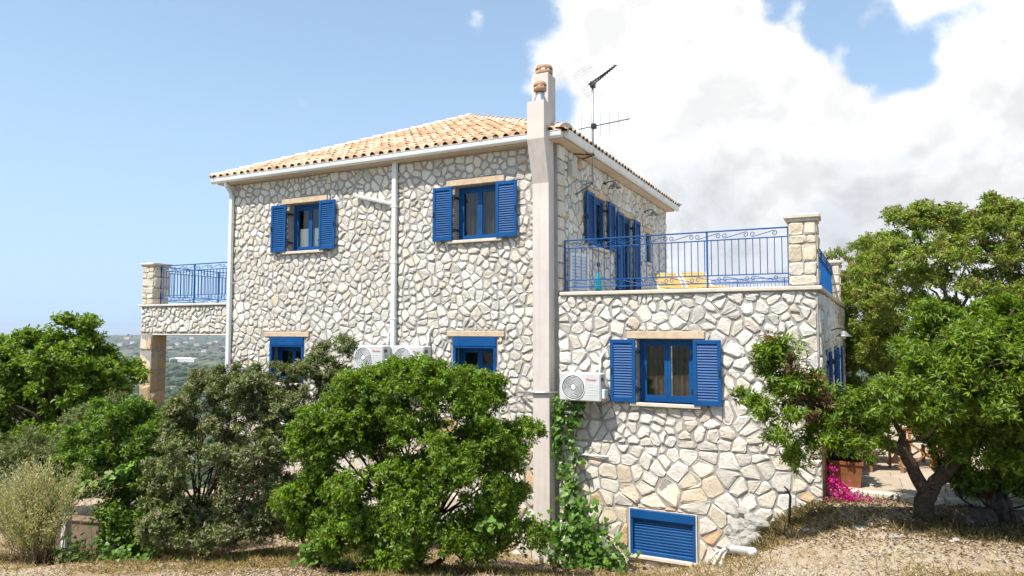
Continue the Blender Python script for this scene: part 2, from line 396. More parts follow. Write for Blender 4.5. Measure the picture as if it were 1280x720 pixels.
def ground_mat(nt, out):
    g = N(nt, 'ShaderNodeNewGeometry')
    f1 = noise(nt, .7, 7, .65); f2 = noise(nt, 9, 8, .7); f3 = noise(nt, 45, 6, .7)
    soil = ramp(nt, f2, [(.25, (.16, .11, .065)), (.5, (.32, .23, .14)), (.75, (.46, .36, .23))])
    grit = ramp(nt, f3, [(.3, (.32, .245, .17)), (.5, (.48, .395, .29)), (.72, (.57, .50, .405))])
    c = mixcol(nt, ramp(nt, f1, [(.42, (.2,) * 3), (.6, (.9,) * 3)]), soil, grit)
    # far country: scrub, olive groves, dry fields
    v = N(nt, 'ShaderNodeTexVoronoi', Scale=.006); nt.links.new(g.outputs['Position'], v.inputs['Vector'])
    sp = N(nt, 'ShaderNodeSeparateColor'); nt.links.new(v.outputs['Color'], sp.inputs[0])
    fld = ramp(nt, sp.outputs[0], [(0, (.05, .07, .03)), (.45, (.075, .095, .045)), (.7, (.15, .14, .075)), (1, (.26, .21, .13))])
    fld = mixcol(nt, ramp(nt, noise(nt, .03, 6, .7), [(.42, (0,) * 3), (.56, (1,) * 3)]), fld, (.045, .065, .028))
    ln = N(nt, 'ShaderNodeVectorMath', operation='DISTANCE'); nt.links.new(g.outputs['Position'], ln.inputs[0]); ln.inputs[1].default_value = (0, 0, 0)
    mr = N(nt, 'ShaderNodeMapRange'); nt.links.new(ln.outputs['Value'], mr.inputs['Value']); mr.inputs['From Min'].default_value = 26; mr.inputs['From Max'].default_value = 60
    c = mixcol(nt, mr.outputs[0], c, fld)
    p = N(nt, 'ShaderNodeBsdfPrincipled', Roughness=.97); p.inputs['Specular IOR Level'].default_value = .1
    nt.links.new(c, p.inputs['Base Color'])
    bu = N(nt, 'ShaderNodeBump', Strength=.8, Distance=.03); nt.links.new(noise(nt, 30, 8, .7), bu.inputs['Height']); nt.links.new(bu.outputs[0], p.inputs['Normal'])
    nt.links.new(p.outputs[0], out.inputs['Surface'])
M_GROUND = material('ground', ground_mat)
def build_ground():
    cx, cy = 1.0, -4.0
    rad = np.concatenate([[0.02], np.geomspace(.25, 16000, 270)]); na = 420
    rad = np.where(rad < 40, rad, rad)
    ang = np.linspace(0, 2 * np.pi, na, endpoint=False)
    X = cx + rad[:, None] * np.cos(ang)[None]; Y = cy + rad[:, None] * np.sin(ang)[None]
    Z = ground(X, Y)
    V = np.stack([X, Y, Z], -1).reshape(-1, 3)
    i = np.arange(len(rad) - 1)[:, None] * na; k = np.arange(na)[None]; k2 = (k + 1) % na
    F = np.stack([i + k, i + na + k, i + na + k2, i + k2], -1).reshape(-1, 4)
    me = np_mesh('ground', V, F); tag(link('ground', me, M_GROUND, None, True), kind='structure')
def np_mesh(name, V, F, colr=None):
    me = bpy.data.meshes.new(name); V = np.asarray(V, np.float32); F = np.asarray(F, np.int32)
    me.vertices.add(len(V)); me.vertices.foreach_set('co', V.ravel())
    k = F.shape[1]; me.loops.add(F.size); me.loops.foreach_set('vertex_index', F.ravel())
    me.polygons.add(len(F)); me.polygons.foreach_set('loop_start', np.arange(0, F.size, k, dtype=np.int32))
    if colr is not None:
        at = me.attributes.new('Col', 'FLOAT_COLOR', 'POINT')
        at.data.foreach_set('color', np.concatenate([colr, np.ones((len(V), 1))], 1).astype(np.float32).ravel())
    me.update(calc_edges=True); me.validate(); return me
build_ground()

# ------------------------------------------------------------------ the house
house = thing('house', (0, 0, .6), 'two storey rubble stone house with blue shutters and clay tile hip roof', 'house')
W0, D0 = -8.8, 8.5            # left end of the front wall, depth of the main block
TOP = 8.56                    # wall head under the soffit
AX, AD = 4.5, 12.5            # annex
BASE = -.6
class Frame:
    def __init__(s, O, U, Nn): s.O, s.U, s.N = Vector(O), Vector(U), Vector(Nn)
    def __call__(s, u, n, v): return s.O + s.U * u + s.N * n + Vector((0, 0, v))
FRONT = Frame((0, 0, 0), (1, 0, 0), (0, -1, 0))
RIGHT = Frame((0, 0, 0), (0, 1, 0), (1, 0, 0))
SKEW = R(1.3)                 # the flank wall is not quite square to the front
SIDE = Frame((AX, 0, 0), (math.sin(SKEW), math.cos(SKEW), 0), (math.cos(SKEW), -math.sin(SKEW), 0))
LEFTF = Frame((W0, 0, 0), (0, -1, 0), (-1, 0, 0))
BACKF = Frame((0, D0, 0), (-1, 0, 0), (0, 1, 0))

def wall(fr, u0, u1, v0, v1, holes, th=.3, mat=None, name='wall'):
    us = sorted({u0, u1, *[h[0] for h in holes], *[h[1] for h in holes]}); vs_ = sorted({v0, v1, *[h[2] for h in holes], *[h[3] for h in holes]})
    mb = MB()
    def inside(u, v): return any(h[0] < u < h[1] and h[2] < v < h[3] for h in holes)
    for i in range(len(us) - 1):
        for j in range(len(vs_) - 1):
            a, b, c, d = us[i], us[i + 1], vs_[j], vs_[j + 1]
            if inside((a + b) / 2, (c + d) / 2): continue
            mb.add([fr(a, 0, c), fr(b, 0, c), fr(b, 0, d), fr(a, 0, d)], [(0, 1, 2, 3)])
            mb.add([fr(a, -th, c), fr(b, -th, c), fr(b, -th, d), fr(a, -th, d)], [(3, 2, 1, 0)])
    def ringf(a, b, c, d):
        mb.add([fr(a, 0, c), fr(b, 0, c), fr(b, 0, d), fr(a, 0, d), fr(a, -th, c), fr(b, -th, c), fr(b, -th, d), fr(a, -th, d)],
               [(0, 1, 5, 4), (1, 2, 6, 5), (2, 3, 7, 6), (3, 0, 4, 7)])
    ringf(u0, u1, v0, v1)
    for h in holes: ringf(*h)
    o = link(name, mb.mesh(name), mat or M_MORTAR, house)
    return o

# openings: (u0,u1,v0,v1)
UL = (-6.83, -5.83, 6.80, 7.92); UR = (-2.28, -1.28, 6.80, 7.92)
LLW = (-7.35, -6.30, 3.75, 4.81); LRW = (-2.30, -1.30, 4.15, 4.84)
AW = (1.53, 2.53, 3.70, 4.82); BW = (1.38, 2.52, 1.06, 1.84)
R1 = (1.85, 2.80, 6.78, 7.90); RD = (3.95, 4.85, 5.58, 7.78); RN = (6.2, 6.75, 6.80, 7.62)
S1 = (1.3, 2.2, 2.47, 4.62); S2 = (4.2, 5.1, 2.47, 4.62)
w_front = wall(FRONT, W0, 0, BASE, TOP, [UL, UR, LLW, LRW])
w_right = wall(RIGHT, .3, D0, BASE, TOP, [R1, RD, RN])
w_left = wall(LEFTF, -D0, -.3, BASE, TOP, [])
w_back = wall(BACKF, .3, -W0 - .3, BASE, TOP, [])
w_annex = wall(FRONT, 0.002, AX, BASE, 5.62, [AW, BW])
w_side = wall(SIDE, .3, AD, BASE, 5.62, [S1, S2])
mb = MB(); mb.box((W0 + .3, .3, 5.35), (-.3, D0 - .3, 5.58)); mb.box((W0 + .3, .3, 8.3), (-.3, D0 - .3, 8.5)); mb.box((W0 + .3, .3, 2.3), (-.3, D0 - .3, 2.5)); mb.build('floor_slab', M_DARKIN, house)
mb = MB(); mb.box((.004, .3, 5.3), (AX - .3, AD, 5.57)); mb.build('terrace_floor', M_TRIM, house)
mb = MB(); mb.box((.004, AD - .3, BASE), (AX - .3, AD - .002, 5.3)); mb.build('wall', M_MORTAR, house)
mb = MB(); mb.box((.004, .302, 2.3), (AX - .3, AD - .3, 2.46)); mb.build('floor_slab', M_DARKIN, house)

# --- rubble stones: voronoi cells shrunk into a bed of mortar
def clip(poly, px, py, nx, ny):
    out = []; m = len(poly)
    for i in range(m):
        a, b = poly[i], poly[(i + 1) % m]
        da = (a[0] - px) * nx + (a[1] - py) * ny; db = (b[0] - px) * nx + (b[1] - py) * ny
        if da <= 0: out.append(a)
        if (da < 0 < db) or (db < 0 < da):
            t = da / (da - db); out.append((a[0] + t * (b[0] - a[0]), a[1] + t * (b[1] - a[1])))
    return out
def area(p):
    return .5 * sum(p[i][0] * p[(i + 1) % len(p)][1] - p[(i + 1) % len(p)][0] * p[i][1] for i in range(len(p)))
def centroid(p):
    A = area(p)
    if abs(A) < 1e-9: return p[0]
    cx = cy = 0
    for i in range(len(p)):
        x0, y0 = p[i]; x1, y1 = p[(i + 1) % len(p)]; k = x0 * y1 - x1 * y0; cx += (x0 + x1) * k; cy += (y0 + y1) * k
    return cx / (6 * A), cy / (6 * A)
def cells(u0, u1, v0, v1, size, rnd, sizefn=None, relax=1):
    pts = []
    v = v0 + size * .35; row = 0
    while v < v1:
        s = sizefn(v) if sizefn else size
        u = u0 + s * (.5 if row % 2 else 0.05) * .9
        while u < u1 + s * .3:
            if rnd.random() < .82:
                pts.append((min(max(u + rnd.uniform(-.47, .47) * s, u0 + .03), u1 - .03), min(max(v + rnd.uniform(-.40, .40) * s, v0 + .03), v1 - .03)))
            if rnd.random() < .24: pts.append((min(max(u + rnd.uniform(-.5, .5) * s, u0 + .03), u1 - .03), min(max(v + rnd.uniform(-.5, .5) * s, v0 + .03), v1 - .03)))
            u += s
        v += s * .86; row += 1
    for it in range(relax + 1):
        g = {}; G = size * 1.3
        for i, p in enumerate(pts): g.setdefault((int(p[0] // G), int(p[1] // G)), []).append(i)
        res = []
        for i, p in enumerate(pts):
            poly = [(u0, v0), (u1, v0), (u1, v1), (u0, v1)]
            kx, ky = int(p[0] // G), int(p[1] // G); nb = []
            for a in (-2, -1, 0, 1, 2):
                for b in (-2, -1, 0, 1, 2): nb += g.get((kx + a, ky + b), [])
            nb = sorted((j for j in nb if j != i), key=lambda j: (pts[j][0] - p[0]) ** 2 + (pts[j][1] - p[1]) ** 2)[:18]
            for j in nb:
                q = pts[j]; dx, dy = q[0] - p[0], q[1] - p[1]
                if dx * dx + dy * dy < 1e-8: continue
                poly = clip(poly, (p[0] + q[0]) / 2, (p[1] + q[1]) / 2, dx, dy)
                if len(poly) < 3: break
            res.append(poly)
        if it < relax:
            for i, poly in enumerate(res):
                if len(poly) >= 3:
                    c = centroid(poly); pts[i] = (pts[i][0] * .72 + c[0] * .28, pts[i][1] * .72 + c[1] * .28)
    return [p for p in res if len(p) >= 3]
def cut_rects(poly, rects):
    for (a, b, c, d) in rects:
        if min(p[0] for p in poly) >= b or max(p[0] for p in poly) <= a or min(p[1] for p in poly) >= d or max(p[1] for p in poly) <= c: continue
        best = max((clip(poly, a, 0, 1, 0), clip(poly, b, 0, -1, 0), clip(poly, 0, c, 0, 1), clip(poly, 0, d, 0, -1)), key=lambda q: area(q) if len(q) >= 3 else 0)
        poly = best
        if len(poly) < 3: return None
    return poly
def shrink(poly, e):
    m = len(poly)
    out = poly
    for i in range(m):
        a, b = poly[i], poly[(i + 1) % m]; dx, dy = b[0] - a[0], b[1] - a[1]; L = math.hypot(dx, dy)
        if L < 1e-6: continue
        nx, ny = dy / L, -dx / L
        out = clip(out, a[0] - nx * e, a[1] - ny * e, nx, ny)
        if len(out) < 3: return None
    return out
STONES = []     # (owner, verts, faces, colour, score)
CREAM = [(.70, .655, .575), (.73, .69, .615), (.63, .58, .495), (.72, .665, .575), (.59, .55, .48), (.75, .715, .645), (.67, .595, .49), (.71, .67, .60)]
TAN = [(.67, .58, .455), (.70, .62, .49), (.64, .535, .40), (.72, .66, .55), (.66, .56, .42), (.71, .64, .52), (.69, .615, .50), (.61, .44, .27)]
HIDE = [(520, 600, 175, 145), (270, 590, 115, 150), (400, 530, 60, 110), (1000, 500, 85, 95), (740, 640, 50, 70), (120, 560, 130, 120), (680, 400, 15, 300)]
def add_stones(owner, fr, polys, rnd, joint=(.012, .022), proud=(.022, .05), pal=None, base=0.0, warp=.010, tanfn=None, minarea=.0014):
    for poly in polys:
        if abs(area(poly)) < minarea: continue
        p = shrink(poly, rnd.uniform(*joint))
        if p is None or len(p) < 3 or area(p) < minarea * .5: continue
        q = []                                    # knock the corners off
        m = len(p)
        for i in range(m):
            a, b, c = p[i - 1], p[i], p[(i + 1) % m]
            la = math.hypot(a[0] - b[0], a[1] - b[1]); lc = math.hypot(c[0] - b[0], c[1] - b[1])
            if min(la, lc) < .03: q.append(((a[0] * .15 + b[0] * .7 + c[0] * .15), (a[1] * .15 + b[1] * .7 + c[1] * .15))); continue
            ta = min(.22, rnd.uniform(.012, .034) / la + .03); tcn = min(.22, rnd.uniform(.012, .034) / lc + .03)
            q.append((b[0] + (a[0] - b[0]) * ta, b[1] + (a[1] - b[1]) * ta)); q.append((b[0] + (c[0] - b[0]) * tcn, b[1] + (c[1] - b[1]) * tcn))
        if len(q) > 11:
            q = [q[int(i * len(q) / 11)] for i in range(11)]
        n = len(q); h = rnd.uniform(*proud); cx, cy = centroid(q)
        q = [(x + rnd.uniform(-warp, warp), y + rnd.uniform(-warp, warp)) for x, y in q]
        tx, ty = rnd.uniform(-.10, .10), rnd.uniform(-.10, .10)
        V = [fr(x, base - .004, y) for x, y in q]
        V += [fr(cx + (x - cx) * .98, base + h * rnd.uniform(.55, .85), cy + (y - cy) * .98) for x, y in q]
        V += [fr(cx + (x - cx) * rnd.uniform(.62, .88), base + h * rnd.uniform(.8, 1.2) + (x - cx) * tx + (y - cy) * ty, cy + (y - cy) * rnd.uniform(.62, .88)) for x, y in q]
        V.append(fr(cx + rnd.uniform(-.02, .02), base + h * rnd.uniform(.95, 1.25), cy + rnd.uniform(-.02, .02)))
        F = []
        for k in range(n):
            j = (k + 1) % n
            F += [(k, j, n + j, n + k), (n + k, n + j, 2 * n + j, 2 * n + k), (2 * n + k, 2 * n + j, 3 * n)]
        t = tanfn(cx, cy) if tanfn else 0
        pl = TAN if rnd.random() < t else (pal or CREAM)
        c = pl[rnd.randrange(len(pl))]; k = rnd.uniform(.92, 1.06); c = tuple(min(.78, x * k) for x in c)
        P = fr(cx, 0, cy); x, y, z = proj(P)
        sc = abs(area(q)) * (FPX / z) ** 2 * abs(fr.N.dot(Vector(CAM) - P)) / (Vector(CAM) - P).length
        if not (0 < x < 1280 and 0 < y < 715): sc *= .01
        if any(((x - a) / rx) ** 2 + ((y - b) / ry) ** 2 < 1 for a, b, rx, ry in HIDE): sc *= .05
        STONES.append((owner, V, F, c, sc))
def grow(h, l=.0, r=.0, b=.0, t=.0): return (h[0] - l, h[1] + r, h[2] - b, h[3] + t)

rnd = random.Random(3)
UL_LIN, UR_LIN = (-7.05, -5.66, 7.93, 8.055), (-2.47, -1.12, 7.93, 8.055)
LL_LIN, LR_LIN = (-7.52, -6.14, 4.815, 4.93), (-2.44, -1.12, 4.845, 4.955)
A_LIN = (1.35, 2.72, 4.825, 4.955)
def sill(h, ext=.12): return (h[0] - ext, h[1] + ext, h[2] - .06, h[2])
front_rects = [grow(UL, .0, .0), UL_LIN, sill(UL), UR, UR_LIN, sill(UR), LLW, LL_LIN, sill(LLW, .06), LRW, LR_LIN, sill(LRW, .1), (-.42, .02, BASE, TOP)]
def keep(polys, rects): return [q for q in (cut_rects(p, rects) for p in polys) if q]
add_stones(w_front, FRONT, keep(cells(W0 + .02, -.0, 3.2, TOP - .01, .195, rnd), front_rects), rnd, (.012, .026), (.010, .030), warp=.013, tanfn=lambda u, v: .04 if v > 3.4 else .3)
add_stones(w_front, FRONT, keep(cells(W0 + .02, -.0, .2, 3.195, .34, rnd), front_rects), rnd, tanfn=lambda u, v: .4)
annex_rects = [AW, A_LIN, sill(AW), grow(BW, .05, .05, .07, .02)]
add_stones(w_annex, FRONT, keep(cells(.01, AX - .0, 2.95, 5.615, .23, rnd), annex_rects), rnd, (.010, .025), (.012, .034), warp=.016, tanfn=lambda u, v: .05)
add_stones(w_annex, FRONT, keep(cells(.01, AX - .0, .3, 2.945, .295, rnd), annex_rects), rnd, (.009, .018), (.010, .03), warp=.014, tanfn=lambda u, v: min(.62, max(.06, (2.9 - v) * 1.0)) * (1.0 if u < 3.1 else .45))
R_L = [(a[0] - .2, a[1] + .2, a[3] + .005, a[3] + .13) for a in (R1, RD, RN)]
right_rects = [R1, RD, RN, sill(R1), sill(RN)] + R_L + [(0, .34, 5.6, TOP)]
add_stones(w_right, RIGHT, keep(cells(.35, D0, 5.7, TOP - .01, .235, rnd), right_rects), rnd, (.010, .02), (.012, .032), tanfn=lambda u, v: .15)
vq = 5.71; qi = 0
while vq < TOP - .1:                                   # quoins of the near corner
    hq = rnd.uniform(.24, .34); wq = .34 if qi % 2 else .30
    add_stones(w_right, RIGHT, [[(.005, vq), (wq, vq), (wq, min(vq + hq, TOP - .01)), (.005, min(vq + hq, TOP - .01))]], rnd, (.008, .012), (.03, .05), pal=TAN[:2] + CREAM[:3] + [(.72, .64, .53)], warp=.006)
    vq += hq; qi += 1
add_stones(w_side, SIDE, keep(cells(.02, AD, 2.3, 5.6, .27, rnd), [S1, S2] + [(a[0] - .15, a[1] + .15, a[3], a[3] + .13) for a in (S1, S2)]), rnd, tanfn=lambda u, v: .15)

# --- lintels and sills
def slab_part(name, fr, r, n0, n1, mat, bev=.008):
    mb = MB(); mb.bbox((r[0], n0, r[2]), (r[1], n1, r[3]), bev, M=lambda a, b, c: fr(a, b, c)); return mb.build(name, mat, house)
for r in (UL_LIN, UR_LIN, LL_LIN, LR_LIN, A_LIN): slab_part('lintel', FRONT, r, -.2, .038, M_LINTEL)
for r in R_L: slab_part('lintel', RIGHT, r, -.2, .035, M_LINTEL)
for a in (S1, S2): slab_part('lintel', SIDE, (a[0] - .15, a[1] + .15, a[3] + .003, a[3] + .13), -.2, .035, M_LINTEL)
for h, e in ((UL, .12), (UR, .12), (LLW, .06), (LRW, .1), (AW, .12)): slab_part('window_sill', FRONT, sill(h, e), -.2, .09, M_TRIM)
for h in (R1, RN): slab_part('window_sill', RIGHT, sill(h), -.2, .09, M_TRIM)

# --- windows
def window(fr, h, rec=.16, leaves=2, curtain=None, net=False, fw=.07):
    a, b, c, d = h; n0, n1 = -rec - .06, -rec; M = lambda x, y, z: fr(x, y, z)
    f = MB(); e = .004
    f.box((a + e, n0, c + e), (a + fw, n1, d - e), M); f.box((b - fw, n0, c + e), (b - e, n1, d - e), M)
    f.box((a + fw, n0, d - fw), (b - fw, n1, d - e), M); f.box((a + fw, n0, c + e), (b - fw, n1, c + fw * .8), M)
    o = f.build('window', M_BLUE, house)
    wl = (b - a - 2 * fw) / leaves; sw = .055
    for k in range(leaves):
        u0 = a + fw + k * wl; u1 = u0 + wl; v0, v1 = c + fw * .8, d - fw; g = MB(); q = n1 - .012; q0 = n0 + .01
        e = .002
        g.box((u0 + e, q0, v0 + e), (u0 + sw, q, v1 - e), M); g.box((u1 - sw, q0, v0 + e), (u1 - e, q, v1 - e), M)
        g.box((u0 + sw, q0, v0 + e), (u1 - sw, q, v0 + sw + .01), M); g.box((u0 + sw, q0, v1 - sw), (u1 - sw, q, v1 - e), M)
        g.build('sash', M_BLUE, o)
        p = MB(); p.box((u0 + sw - .005, n0 + .028, v0 + sw), (u1 - sw + .005, n0 + .034, v1 - sw), M); p.build('pane', M_GLASS, o)
    if curtain:
        cm = MB(); n = 60; V = []
        for i in range(n + 1):
            u = a - .1 + (b - a + .2) * i / n; w = n0 - .12 + .03 * math.sin(i * 1.1) + .012 * math.sin(i * 2.7)
            V += [fr(u, w, c - .1), fr(u, w, d + .05)]
        F = [(2 * i, 2 * i + 2, 2 * i + 3, 2 * i + 1) for i in range(n) if not (abs(i - n * .5) < 2)]
        cm.add(V, F); link('curtain', cm.mesh('curtain'), curtain, o)
    if net:
        cm = MB(); n = 40; V = []
        for i in range(n + 1):
            u = a + .02 + (b - a - .04) * i / n; w = n0 - .02 + .008 * math.sin(i * 1.6)
            V += [fr(u, w, c), fr(u, w, c + (d - c) * .5)]
        cm.add(V, [(2 * i, 2 * i + 2, 2 * i + 3, 2 * i + 1) for i in range(n)]); link('half_curtain', cm.mesh('half_curtain'), M_NET, o)
    return o
window(FRONT, UL, net=True); window(FRONT, UR, curtain=M_CURTAIN); window(FRONT, AW, curtain=M_CURTAIN)
window(RIGHT, R1, rec=.04); window(RIGHT, RD, rec=.04); window(RIGHT, RN, rec=.06, leaves=1)
window(SIDE, S1); window(SIDE, S2)
# lower front windows: recessed casement behind a blue roller box flush with the wall
for h in (LLW, LRW):
    a, b, c, d = h; M = lambda x, y, z: FRONT(x, y, z)
    f = MB(); f.bbox((a + .004, -.2, d - .19), (b - .004, .03, d - .004), .006, M); f.box((a + .004, -.06, d - .225), (b - .004, .02, d - .192), M)
    f.box((a + .004, -.08, c + .004), (a + .065, .022, d - .227), M); f.box((b - .065, -.08, c + .004), (b - .004, .022, d - .227), M)
    f.build('roller_box', M_BLUE, house)
    window(FRONT, (a + .02, b - .02, c, d - .2), rec=.22)
# basement window with a closed roller shutter
a, b, c, d = BW; M = lambda x, y, z: FRONT(x, y, z)
f = MB(); f.box((a - .022, -.1, c), (a, .03, d), M); f.box((b, -.1, c), (b + .022, .03, d), M); f.box((a - .022, -.1, d + .001), (b + .022, .025, d + .012), M); f.build('window_frame', M_TRIM, house)
slab_part('window_sill', FRONT, (a - .05, b + .05, c - .06, c - .001), -.15, .075, M_TRIM)
bs = MB(); bs.bbox((a + .003, -.1, d - .155), (b - .003, .05, d - .003), .006, M); bs.box((a + .003, -.09, c + .003), (a + .05, .036, d - .157), M); bs.box((b - .05, -.09, c + .003), (b - .003, .036, d - .157), M)
bs = tag(bs.build('roller_shutter', M_BLUE, house), 'closed blue roller shutter over basement window')
vv = c + .075; sl = MB(); mm = 11; hh = (d - .157 - vv) / mm
base_bar = MB(); base_bar.bbox((a + .05, -.05, c + .004), (b - .05, .02, vv - .004), .006, M); base_bar.build('bottom_bar', M_BLUE, bs)
for k in range(mm):
    g = MB(); z0 = vv + k * hh; P = [(0, 0), (.004, .012), (.6 * hh, .02), (.93 * hh, .012), (.97 * hh, -.006)]
    V = []; 
    for (zz, nn) in P: V += [M(a + .05, nn - .03, z0 + zz), M(b - .05, nn - .03, z0 + zz)]
    g.add(V, [(2 * i, 2 * i + 1, 2 * i + 3, 2 * i + 2) for i in range(len(P) - 1)])
    link('slat', g.mesh('slat'), M_BLUE, bs)
g = MB(); g.box((a, -.1, c), (b, -.08, d), M); g.build('back_panel', M_BLUE, bs)

def shutter(fr, u0, u1, v0, v1, hinge, n=.075, label=None):
    """louvred leaf folded back on the wall; hinge = the edge beside the opening"""
    M = lambda x, y, z: fr(x, y, z); t = .038; sw = .062
    f = MB(); f.bbox((u0, n, v0), (u0 + sw, n + t, v1), .004, M); f.bbox((u1 - sw, n, v0), (u1, n + t, v1), .004, M)
    f.bbox((u0 + sw, n + .002, v1 - .07), (u1 - sw, n + t - .002, v1), .004, M); f.bbox((u0 + sw, n + .002, v0), (u1 - sw, n + t - .002, v0 + .085), .004, M)
    o = f.build('shutter', M_BLUE, house)
    s = MB(); z = v0 + .092; st = .047
    while z < v1 - .085:
        s.box((u0 + sw, n + .024, z), (u1 - sw, n + .030, z + .040), lambda x, y, zz: fr(x, y - (zz - z) * .50, zz)); z += st
    s.build('slats', M_BLUE, o)
    b = MB(); b.box((u0 + sw, n + .0015, v0 + .08), (u1 - sw, n + .003, v1 - .065), M); b.build('backing', M_BLUE, o)
    hd = MB(); eu = u1 if hinge == u0 else u0; sgn = -1 if hinge == u0 else 1; zm = (v0 + v1) / 2
    hd.box((min(eu + sgn * .018, eu + sgn * .040), n + t + .001, zm - .05), (max(eu + sgn * .018, eu + sgn * .040), n + t + .02, zm + .05), M); hd.build('handle', M_BLACK, o)
    sg = 1 if hinge == u1 else -1
    for zz in (v0 + .22, v1 - .22):
        hg = MB(); lo, hi = sorted((hinge + sg * .0, hinge + sg * .05)); hg.box((lo, -.10, zz - .018), (hi, n - .001, zz + .018), M)
        lo, hi = sorted((hinge - sg * .07, hinge + sg * .045)); hg.box((lo, n - .006, zz - .016), (hi, n - .0005, zz + .016), M)
        hg.tube([fr(hinge + sg * .028, n - .02, zz - .05), fr(hinge + sg * .028, n - .02, zz + .05)], .014, 6); hg.build('hinge', M_BLACK, o)
    st_ = MB(); um = (u0 + u1) / 2; st_.tube([fr(um, -.01, v0 - .025), fr(um, n + t + .015, v0 - .025), fr(um, n + t + .015, v0 + .02)], .008, 5); st_.build('shutter_stay', M_BLACK, o)
    return o
for h, wv in ((UL, .47), (UR, .47), (AW, .47)):
    shutter(FRONT, h[0] - wv, h[0] - .005, h[2] - .0, h[3] - .01, h[0] - .005); shutter(FRONT, h[1] + .005, h[1] + wv, h[2] - .0, h[3] - .01, h[1] + .005)
shutter(RIGHT, R1[0] - .5, R1[0] - .005, R1[2] + .01, R1[3] - .01, R1[0] - .005); shutter(RIGHT, R1[1] + .005, R1[1] + .46, R1[2] + .01, R1[3] - .01, R1[1] + .005)
shutter(RIGHT, RD[0] - .5, RD[0] - .005, RD[2] + .03, RD[3] - .01, RD[0] - .005); shutter(RIGHT, RD[1] + .005, RD[1] + .5, RD[2] + .03, RD[3] - .01, RD[1] + .005)
for s in (S1, S2):
    shutter(SIDE, s[0] - .46, s[0] - .005, s[2] + .03, s[3] - .01, s[0] - .005, n=.09); shutter(SIDE, s[1] + .005, s[1] + .46, s[2] + .03, s[3] - .01, s[1] + .005, n=.11)

# --- eaves, gutters, roof
OV = .22
EX0, EX1, EY0, EY1 = W0 - OV, OV, -OV, D0 + OV
mb = MB(); mb.bbox((EX0, EY0, TOP), (EX1, EY1, TOP + .13), .01); mb.build('soffit', M_SOFFIT, house)
GR = .075
def gutter(p0, p1, outn):
    mb = MB(); p0, p1, outn = Vector(p0), Vector(p1), Vector(outn); up = Vector((0, 0, 1))
    prof = [(-.002, .062), (.0, 0.0), (.02, -.045), (.05, -.066), (.085, -.06), (.112, -.025), (.118, .03), (.118, .060), (.128, .066), (.128, .074), (.108, .074)]
    V = [];
    for p in (p0, p1):
        for (a, b) in prof: V.append(p + outn * a + up * b)
    n = len(prof); F = [(i, i + 1, n + i + 1, n + i) for i in range(n - 1)]
    F.append(tuple(range(n))); F.append(tuple(range(2 * n - 1, n - 1, -1)))
    mb.add(V, F); d = (p1 - p0); L = d.length; d.normalize(); k = 1.1
    while k < L:
        c = p0 + d * k
        for (a, b), (a2, b2) in zip(prof[2:8], prof[3:9]):
            mb.add([c + outn * (a + .003) + up * (b - .003), c + outn * (a2 + .003) + up * (b2 - .003), c + d * .05 + outn * (a2 + .003) + up * (b2 - .003), c + d * .05 + outn * (a + .003) + up * (b - .003)], [(0, 1, 2, 3)])
        k += 2.0
    return link('gutter', mb.mesh('gutter'), M_GUTTER, house)
GZ = 8.64
gutter((EX0 - .10, EY0, GZ), (EX1 + .0, EY0, GZ), (0, -1, 0)); gutter((EX1, EY0 - .0, GZ), (EX1, EY1 + .10, GZ), (1, 0, 0))

RZ0, RZ1 = 8.71, 10.86                         # eave line and apex of the tile bed
TX0, TX1, TY0, TY1 = W0 - .30, .30, -.30, D0 + .30
CX, CY = (TX0 + TX1) / 2, (TY0 + TY1) / 2
apex = Vector((CX, CY, RZ1))
cor = [Vector((TX0, TY0, RZ0)), Vector((TX1, TY0, RZ0)), Vector((TX1, TY1, RZ0)), Vector((TX0, TY1, RZ0))]
mb = MB(); mb.add([c - Vector((0, 0, .03)) for c in cor] + [apex - Vector((0, 0, .03))], [(0, 1, 4), (1, 2, 4), (2, 3, 4), (3, 0, 4), (3, 2, 1, 0)])
roof = mb.build('roof', M_SOFFIT, house)
PITCHW, EXPO = .23, .335
prof = [(0, 0), (.018, .040), (.05, .066), (.09, .068), (.122, .042), (.142, .0), (.17, -.012), (.205, -.012), (.2295, .0)]
def tile_local():
    V = []; F = []; n = len(prof); L = EXPO + .07
    for (s, dn, k) in ((0, .030, 1.0), (L, .0, .96)):
        for (a, h) in prof: V.append((a, s, h * k + dn))
    for (a, h) in prof: V.append((a, .002, h + .030 - .017))
    for i in range(n - 1):
        F.append((i, i + 1, n + i + 1, n + i)); F.append((2 * n + i, 2 * n + i + 1, i + 1, i))
    return V, F
TV, TF = tile_local()
tile_me = bpy.data.meshes.new('tile'); tile_me.from_pydata(TV, [], TF); tile_me.update(); tile_me.shade_smooth(); tile_me.materials.append(M_TILE)
rest = MB(); cand = []
